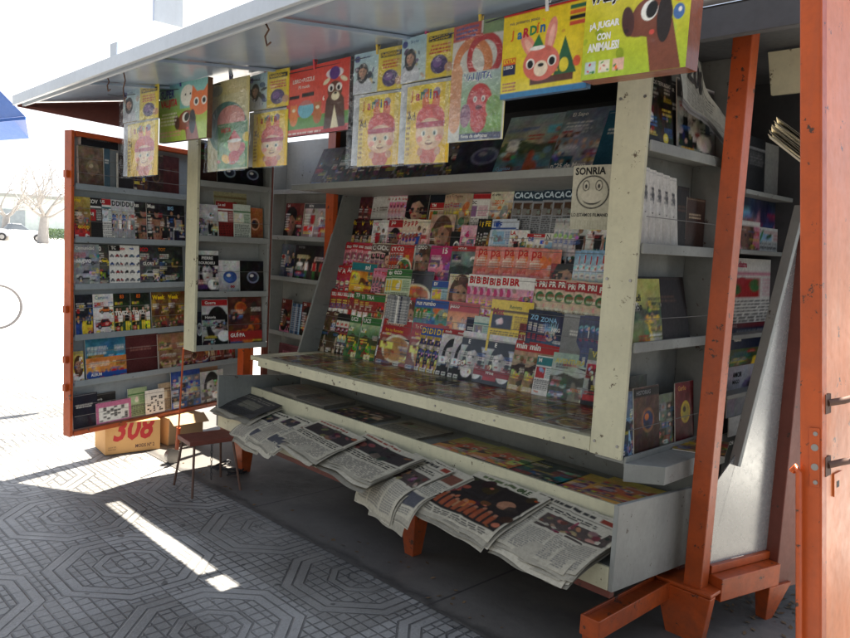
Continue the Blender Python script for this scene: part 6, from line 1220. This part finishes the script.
# drooping newspaper on the right end cabinet and papers stuck out at the top right
def sheet_thing(name, label, cat, corner_fn, nu, nv, art, mat='news', group=None, extra=0):
    img = art.out(); H, W = img.shape[:2]; verts = [corner_fn(i/(W-1), j/(H-1)) for j in range(H) for i in range(W)]
    F = [(j*W+i, (j+1)*W+i, (j+1)*W+i+1, j*W+i+1) for j in range(H-1) for i in range(W-1)]
    cols = img.reshape(-1, 3).tolist()
    for k in range(extra):
        o = len(verts); verts += [tuple(np.array(corner_fn(i/9+.01*(k+1), j/9+.008*(k+1)))+np.array((-.004*(k+1), .002*(k+1), -.004*(k+1)))) for j in range(10) for i in range(10)]; cols += [lin((.6-.1*(k % 2),)*3).tolist()]*100
        F += [(o+j*10+i, o+(j+1)*10+i, o+(j+1)*10+i+1, o+j*10+i+1) for j in range(9) for i in range(9)]
    me = bpy.data.meshes.new(name); me.from_pydata([tuple(map(float, v)) for v in verts], [], F); me.materials.append(MT[mat]); at = me.color_attributes.new('Col', 'FLOAT_COLOR', 'POINT'); c4 = np.ones((len(verts), 4), np.float32); c4[:, :3] = np.array(cols, np.float32); at.data.foreach_set('color', c4.ravel()); me.polygons.foreach_set('use_smooth', [True]*len(me.polygons)); me.update()
    o = bpy.data.objects.new(name, me); C.objects.link(o); return tag(o, label, cat, group)
A = Art(60, 50, (.62, .62, .58), 4); A.lines(.45, .12, .8, .5, 5, (.3, .3, .3), .9); A.lines(.1, .6, .9, .95, 8, (.42, .42, .4), .9)
ya, yb = y_at(668, -1.46, 2.2), y_at(735, -1.46, 2.15)
def droop(u, v):
    y = ya-.03+(yb-ya)*u+.02*v; z = 2.35-.10*u-.10*u*u-.21*v*(1-.35*u); x = -1.47+.05*v+.035*math.sin(5*u+2*v)+.02*math.sin(9*u-3*v)*u
    return (x, y, z+.012*math.sin(7*u+4*v))
sheet_thing('newspaper', 'crumpled newspaper with large 200 drooping over the top of the right cabinet', 'newspaper', droop, 60, 50, A, 'news', None, 3)
g, f, ext = text_geo('200', .03, 0); me = bpy.data.meshes.new('headline'); me.from_pydata([tuple(np.array(droop(.10+q[0]/ext[0]*.30, .62-q[1]/ext[1]*.42))+np.array((.004, 0, .002))) for q in g], [], f); me.materials.append(MT['black']); o = bpy.data.objects.new('headline', me); C.objects.link(o); child_of(o, [q for q in C.objects if q.get('label', '').startswith('crumpled newspaper')][0])
r = random.Random(8); t = None
q0 = on_x(803, 150, -.72)
t = thing('paper_bundle', 'fan of cream folded papers sticking out beside the outer door edge', 'papers', tuple(q0))
for k in range(10):
    f_ = k/9; jx = r.uniform(-1.5, 1.5); a = Vector(on_x(777-9*f_+jx, 117+17*f_, -.80)); bq = Vector(on_x(808, 140+26*f_, -.78)); dp = Vector((-.035, .10, .012*math.sin(k)))
    m = MB(); m.hexa([a, bq, bq+dp, a+dp], [v+Vector((0, 0, .0016)) for v in (a, bq, bq+dp, a+dp)]); MT.setdefault('creampaper', paint('cream_paper', (.60, .54, .40), .8, .2, streak=False)); m.build('sheet', 'creampaper', t)

# ================================================================== far background seen past the left door
def leafless(x, y, h, seed, label, trunk=.3):
    r = random.Random(seed); t = thing('bare_tree', label, 'tree', (x, y, 0), 0, 'bare street trees')
    bark = MT.setdefault('bark', paint('bark', (.33, .31, .29), .9, .3, streak=False))
    MB().tube([(x, y, 0), (x+.1, y, h*.16), (x+.05, y+.1, h*.33)], [trunk*1.25, trunk, trunk*.85], 10).build('trunk', 'bark', t)
    m = MB()
    def br(p, d, L, rad, lev):
        pts = [p]; q = p
        for k in range(4): d = (d+Vector((r.gauss(0, .16), r.gauss(0, .16), r.gauss(.02, .12)))).normalized(); q = q+d*L/4; pts.append(q)
        m.tube(pts, [rad*(1-.16*k) for k in range(5)], 5 if lev < 2 else 4, cap=False)
        if lev < 4:
            for k in range(r.randint(2, 3) if lev else 3): br(pts[r.randint(2, 4)], (d+Vector((r.gauss(0, .6), r.gauss(0, .6), r.gauss(.12, .35)))).normalized(), L*r.uniform(.55, .8), rad*.55, lev+1)
    for k in range(6): a = k*1.05+r.random(); br(Vector((x+.05, y+.1, h*.32)), Vector((math.cos(a)*.9, math.sin(a)*.9, .55)).normalized(), h*.38, trunk*.42, 0)
    m.build('crown', 'bark', t)
g_ = on_z(43, 243.5, 0); leafless(g_[0], g_[1], 6.2, 5, 'bare spreading tree standing right of the parked car', .36)
g_ = on_z(5, 240, 0); leafless(g_[0], g_[1], 6.0, 9, 'bare tree at the left edge in front of the parked car', .3)
# car, seen from its front three-quarter
cp = on_z(20, 241, 0); fw = Vector((cp[0], cp[1], 0)).normalized(); rt = Vector((-fw.y, fw.x, 0)); ang = math.atan2(-rt.y, -rt.x)
t = thing('parked_car', 'small silver saloon car parked in front of the far wall', 'car', (cp[0], cp[1], 0), ang)
CM = WORLDM[t.name]; carp = paint('silver_car_paint', (.55, .56, .58), .25, .1, streak=False); MT['carp'] = carp; MT['carglass'] = paint('car_glass', (.16, .18, .20), .1, .05, streak=False)
def prof(mb, pts, y0, y1, inset=0.0):
    mb.prism([CM @ Vector((x, y0, z)) for x, z in pts], CM.to_3x3() @ Vector((0, y1-y0, 0)))
m = MB(); prof(m, [(-2.05, .35), (2.05, .35), (2.1, .62), (2.0, .80), (1.1, .92), (-1.5, .95), (-2.05, .88), (-2.12, .6)], -.82, .82); m.build('body', 'carp', t, .06, 3)
m = MB(); a = [(-1.25, -.72, .96), (.75, -.72, .94), (.75, .72, .94), (-1.25, .72, .96)]; b = [(-.85, -.58, 1.40), (.10, -.58, 1.40), (.10, .58, 1.40), (-.85, .58, 1.40)]; m.hexa([CM @ Vector(v) for v in a], [CM @ Vector(v) for v in b]); m.build('cabin', 'carglass', t, .04)
m = MB(); m.hexa([CM @ Vector(v) for v in [(-.9, -.6, 1.395), (.14, -.6, 1.395), (.14, .6, 1.395), (-.9, .6, 1.395)]], [CM @ Vector(v) for v in [(-.8, -.52, 1.44), (.04, -.52, 1.44), (.04, .52, 1.44), (-.8, .52, 1.44)]]); m.build('roof', 'carp', t, .02)
for sx in (-1.3, 1.3):
    for sy in (-.78, .78):
        m = MB(); m.disc(CM @ Vector((sx, sy, .31)), CM.to_3x3() @ Vector((0, 1, 0)), .31, .2, 20); wq = m.build('wheel', 'black', t)
        m = MB(); m.disc(CM @ Vector((sx, sy*1.14, .31)), CM.to_3x3() @ Vector((0, 1, 0)), .18, .06, 16); child_of(m.build('rim', 'chrome', None), wq)
for sy in (-.6, .6): m = MB(); m.disc(CM @ Vector((2.09, sy, .68)), CM.to_3x3() @ Vector((1, 0, .1)), .12, .06, 14); m.build('headlight', 'edge', t)
m = MB(); m.hexa([CM @ Vector(v) for v in [(2.05, -.8, .35), (2.18, -.8, .38), (2.18, .8, .38), (2.05, .8, .35)]], [CM @ Vector(v) for v in [(2.05, -.8, .52), (2.18, -.8, .5), (2.18, .8, .5), (2.05, .8, .52)]]); m.build('bumper', 'black', t, .02)
# pale wall / low building and hedge
wc = on_z(25, 236.5, 0); fw = Vector((wc[0], wc[1], 0)).normalized(); rt = Vector((-fw.y, fw.x, 0)); c = Vector((wc[0], wc[1], 0))
pale = MT.setdefault('palewall', paint('pale_green_wall', (.50, .56, .54), .8, .2)); 
t = thing('low_building', 'long low pale building far behind the bare trees', 'building', tuple(c))
m = MB(); m.hexa([c-rt*22, c-rt*22+fw*6, c+rt*16+fw*6, c+rt*16], [v+Vector((0, 0, 4.3)) for v in (c-rt*22, c-rt*22+fw*6, c+rt*16+fw*6, c+rt*16)]); m.build('wall', 'palewall', t)
m = MB(); c2 = c-fw*.4+Vector((0, 0, 4.3)); m.hexa([c2-rt*22.4, c2-rt*22.4+fw*7, c2+rt*16.4+fw*7, c2+rt*16.4], [v+Vector((0, 0, .35)) for v in (c2-rt*22.4, c2-rt*22.4+fw*7, c2+rt*16.4+fw*7, c2+rt*16.4)]); m.build('roof', 'shelfgrey', t)
for k in range(9):
    a = c-fw*.06+rt*(-20+4*k); m = MB(); m.hexa([a, a+fw*.05, a+rt*(2.6)+fw*.05, a+rt*2.6], [v+Vector((0, 0, 2.9)) for v in (a, a+fw*.05, a+rt*(2.6)+fw*.05, a+rt*2.6)]); m.build('shutter', 'bluegrey' if k % 2 else 'palewall', t)
hc = Vector(on_z(58, 240, 0)); r = random.Random(2); vs = []; m = MB()
for k in range(1400):
    p = hc-rt*r.uniform(-1.6, 1.6)+fw*r.uniform(-.4, .4)+Vector((0, 0, r.random()**.7*1.1)); s_ = r.uniform(.05, .12); a = Vector((r.gauss(0, 1), r.gauss(0, 1), r.gauss(0, 1))).normalized(); b = a.orthogonal().normalized(); m.add([p-a*s_, p+b*s_*.6, p+a*s_, p-b*s_*.6], [(0, 1, 2, 3)])
MT['hedge'] = paint('hedge_leaf', (.16, .24, .12), .7, .4, streak=False); tag(m.build('hedge', 'hedge'), 'low green hedge beside the far tree just left of the door edge', 'hedge')
# bicycle mostly beyond the left edge
bc = Vector(on_z(-3, 329, 0)); fw = Vector((bc.x, bc.y, 0)).normalized(); rt = Vector((fw.y, -fw.x, 0)); R_ = .31
t = thing('bicycle', 'bicycle with thin grey rimmed wheel cut off by the left picture edge', 'bicycle', tuple(bc)); MT['rim'] = paint('grey_tyre', (.16, .15, .15), .6, .2, streak=False)
def wheel(c):
    m = MB(); m.tube([c+rt*(R_*math.cos(a))+Vector((0, 0, R_*math.sin(a))) for a in [2*PI*k/40 for k in range(41)]], .021, 8, cap=False); wq = m.build('wheel', 'rim', t)
    m = MB()
    for k in range(16): a = 2*PI*k/16; m.tube([c, c+rt*(R_*math.cos(a))+Vector((0, 0, R_*math.sin(a)))], .0012, 4, cap=False)
    child_of(m.build('spokes', 'edge', None), wq)
w0 = bc+Vector((0, 0, R_+.016)); w1 = w0-rt*1.02; wheel(w0); wheel(w1)
bb = w0-rt*.55+Vector((0, 0, -.03)); st = bb-rt*.16+Vector((0, 0, .48)); hd = w0-rt*.18+Vector((0, 0, .50))
m = MB()
for a, b in ((bb, st), (bb, hd), (st+Vector((0, 0, -.05)), hd), (bb, w1), (st+Vector((0, 0, -.08)), w1), (w0, hd+Vector((0, 0, .12)))): m.tube([a, b], .014, 8)
m.build('frame', 'rim', t)
m = MB(); m.tube([st, st+Vector((0, 0, .12))], .011, 8); m.hexa([st+rt*.14+fw*-.02+Vector((0, 0, .12)), st+rt*.14+fw*.02+Vector((0, 0, .12)), st-rt*.12+fw*.07+Vector((0, 0, .13)), st-rt*.12-fw*.07+Vector((0, 0, .13))], [v+Vector((0, 0, .04)) for v in (st+rt*.14+fw*-.02+Vector((0, 0, .12)), st+rt*.14+fw*.02+Vector((0, 0, .12)), st-rt*.12+fw*.07+Vector((0, 0, .13)), st-rt*.12-fw*.07+Vector((0, 0, .13)))]); m.build('saddle', 'black', t, .01)
hb = hd+Vector((0, 0, .14)); MB().tube([hb-fw*.28-rt*.1, hb-fw*.2, hb+fw*.2, hb+fw*.28-rt*.1], .011, 8).build('handlebar', 'chrome', t)
# blue awning corner
MT['bluetarp'] = paint('blue_tarpaulin', (.012, .11, .46), .5, .15, streak=False)
tip = Vector(on_z(25, 116, 2.45)); d1 = (Vector(on_z(0, 86, 2.85))-tip); 
t = thing('awning', 'bright blue tarpaulin awning corner reaching in at the left edge', 'awning', (tip.x-1.2, tip.y-1.0, 0))
e1 = Vector((-1.2, -1.35, 0)).normalized(); e2 = Vector((-.9, .45, 0)).normalized()
top_ = Vector(on_z(-8, 72, 2.75)); 
q = [tip, Vector(on_z(-60, 124, 2.42)), Vector(on_z(-70, 20, 3.1))]
m = MB(); far = q[1]+Vector((-2.0, .6, 0)); m.add([q[0], q[1], q[2], q[0]+Vector((-1.6, .5, -.02)), q[1]+Vector((-1.6, .5, -.02))], [(0, 1, 2), (0, 2, 3), (1, 4, 2), (2, 4, 3)]); m.build('canvas', 'bluetarp', t)
m = MB(); a, b = q[0], q[1]; m.hexa([a+Vector((0, 0, -.03)), b+Vector((0, 0, -.03)), b+Vector((-.01, .01, -.03)), a+Vector((-.01, .01, -.03))], [a+Vector((0, 0, -.004)), b+Vector((0, 0, -.004)), b+Vector((-.01, .01, -.004)), a+Vector((-.01, .01, -.004))]); m.build('valance', 'bluetarp', t)
m = MB(); m.tube([(q[2].x-.2, q[2].y-.3, 0), (q[2].x-.2, q[2].y-.3, q[2].z)], .03, 10); m.build('pole', 'chrome', t)
# small grey panel hanging high
pc = Vector(on_z(168, 8, 3.6)); m = MB(); m.box(pc.x-.02, pc.x+.02, pc.y-.14, pc.y+.14, pc.z-.15, pc.z+.35)
t = thing('street_sign', 'small plain grey sign panel high against the white sky above the canopy', 'sign', tuple(pc)); m.build('panel', 'edge', t, .004); m = MB(); m.tube([(pc.x, pc.y, pc.z+.34), (pc.x, pc.y, pc.z+1.2)], .008, 8); m.tube([(pc.x, pc.y-6, pc.z+1.5), (pc.x, pc.y, pc.z+1.2), (pc.x, pc.y+6, pc.z+1.5)], .008, 8); m.build('hanger', 'chrome', t)

# ------------------------------------------------------------------ unseen building added across the street to hold back sky light
MT['render'] = paint('old_render', (.10, .095, .09), .9, .3)
t = thing('sky_blocker_building', 'plain dark building added unseen across the street to block sky light', 'building', (-2, -17, 0))
m = MB(); m.box(-16, 14, -22, -17, 0, 13); m.build('wall', 'render', t)
m = MB(); m.box(-16.3, 14.3, -22.3, -16.7, 13.001, 13.4); m.build('roof', 'shelfgrey', t)
for i in range(7):
    for j in range(3): m = MB(); m.box(-14+4*i, -12.4+4*i, -16.99, -16.95, 1.2+3.8*j, 3.2+3.8*j); m.build('window', 'carglass', t)

# dry leaves and scraps blown against the rear right foot and the slab edge
r = random.Random(12); m = MB()
for k in range(150):
    if k < 90: cx_, cy_ = -1.16+r.gauss(0, .16), 3.36+r.gauss(0, .15)
    else: cx_, cy_ = r.uniform(-4.6, -.9), 2.24+abs(r.gauss(0, .10))
    s_ = r.uniform(.006, .019); a_ = r.random()*6.28; p = Vector((cx_, cy_, .012)); u_ = Vector((math.cos(a_), math.sin(a_), r.uniform(-.1, .35)))*s_; v_ = Vector((-math.sin(a_), math.cos(a_), r.uniform(-.1, .3)))*s_*.55
    m.add([p-u_, p+v_, p+u_, p-v_], [(0, 1, 2, 3)])
MT['deadleaf'] = paint('dead_leaf', (.16, .10, .05), .9, .5, streak=False); o = m.build('litter', 'deadleaf'); o['kind'] = 'stuff'; o['label'] = 'dry leaves and small scraps scattered on the concrete by the right foot'; o['category'] = 'litter'
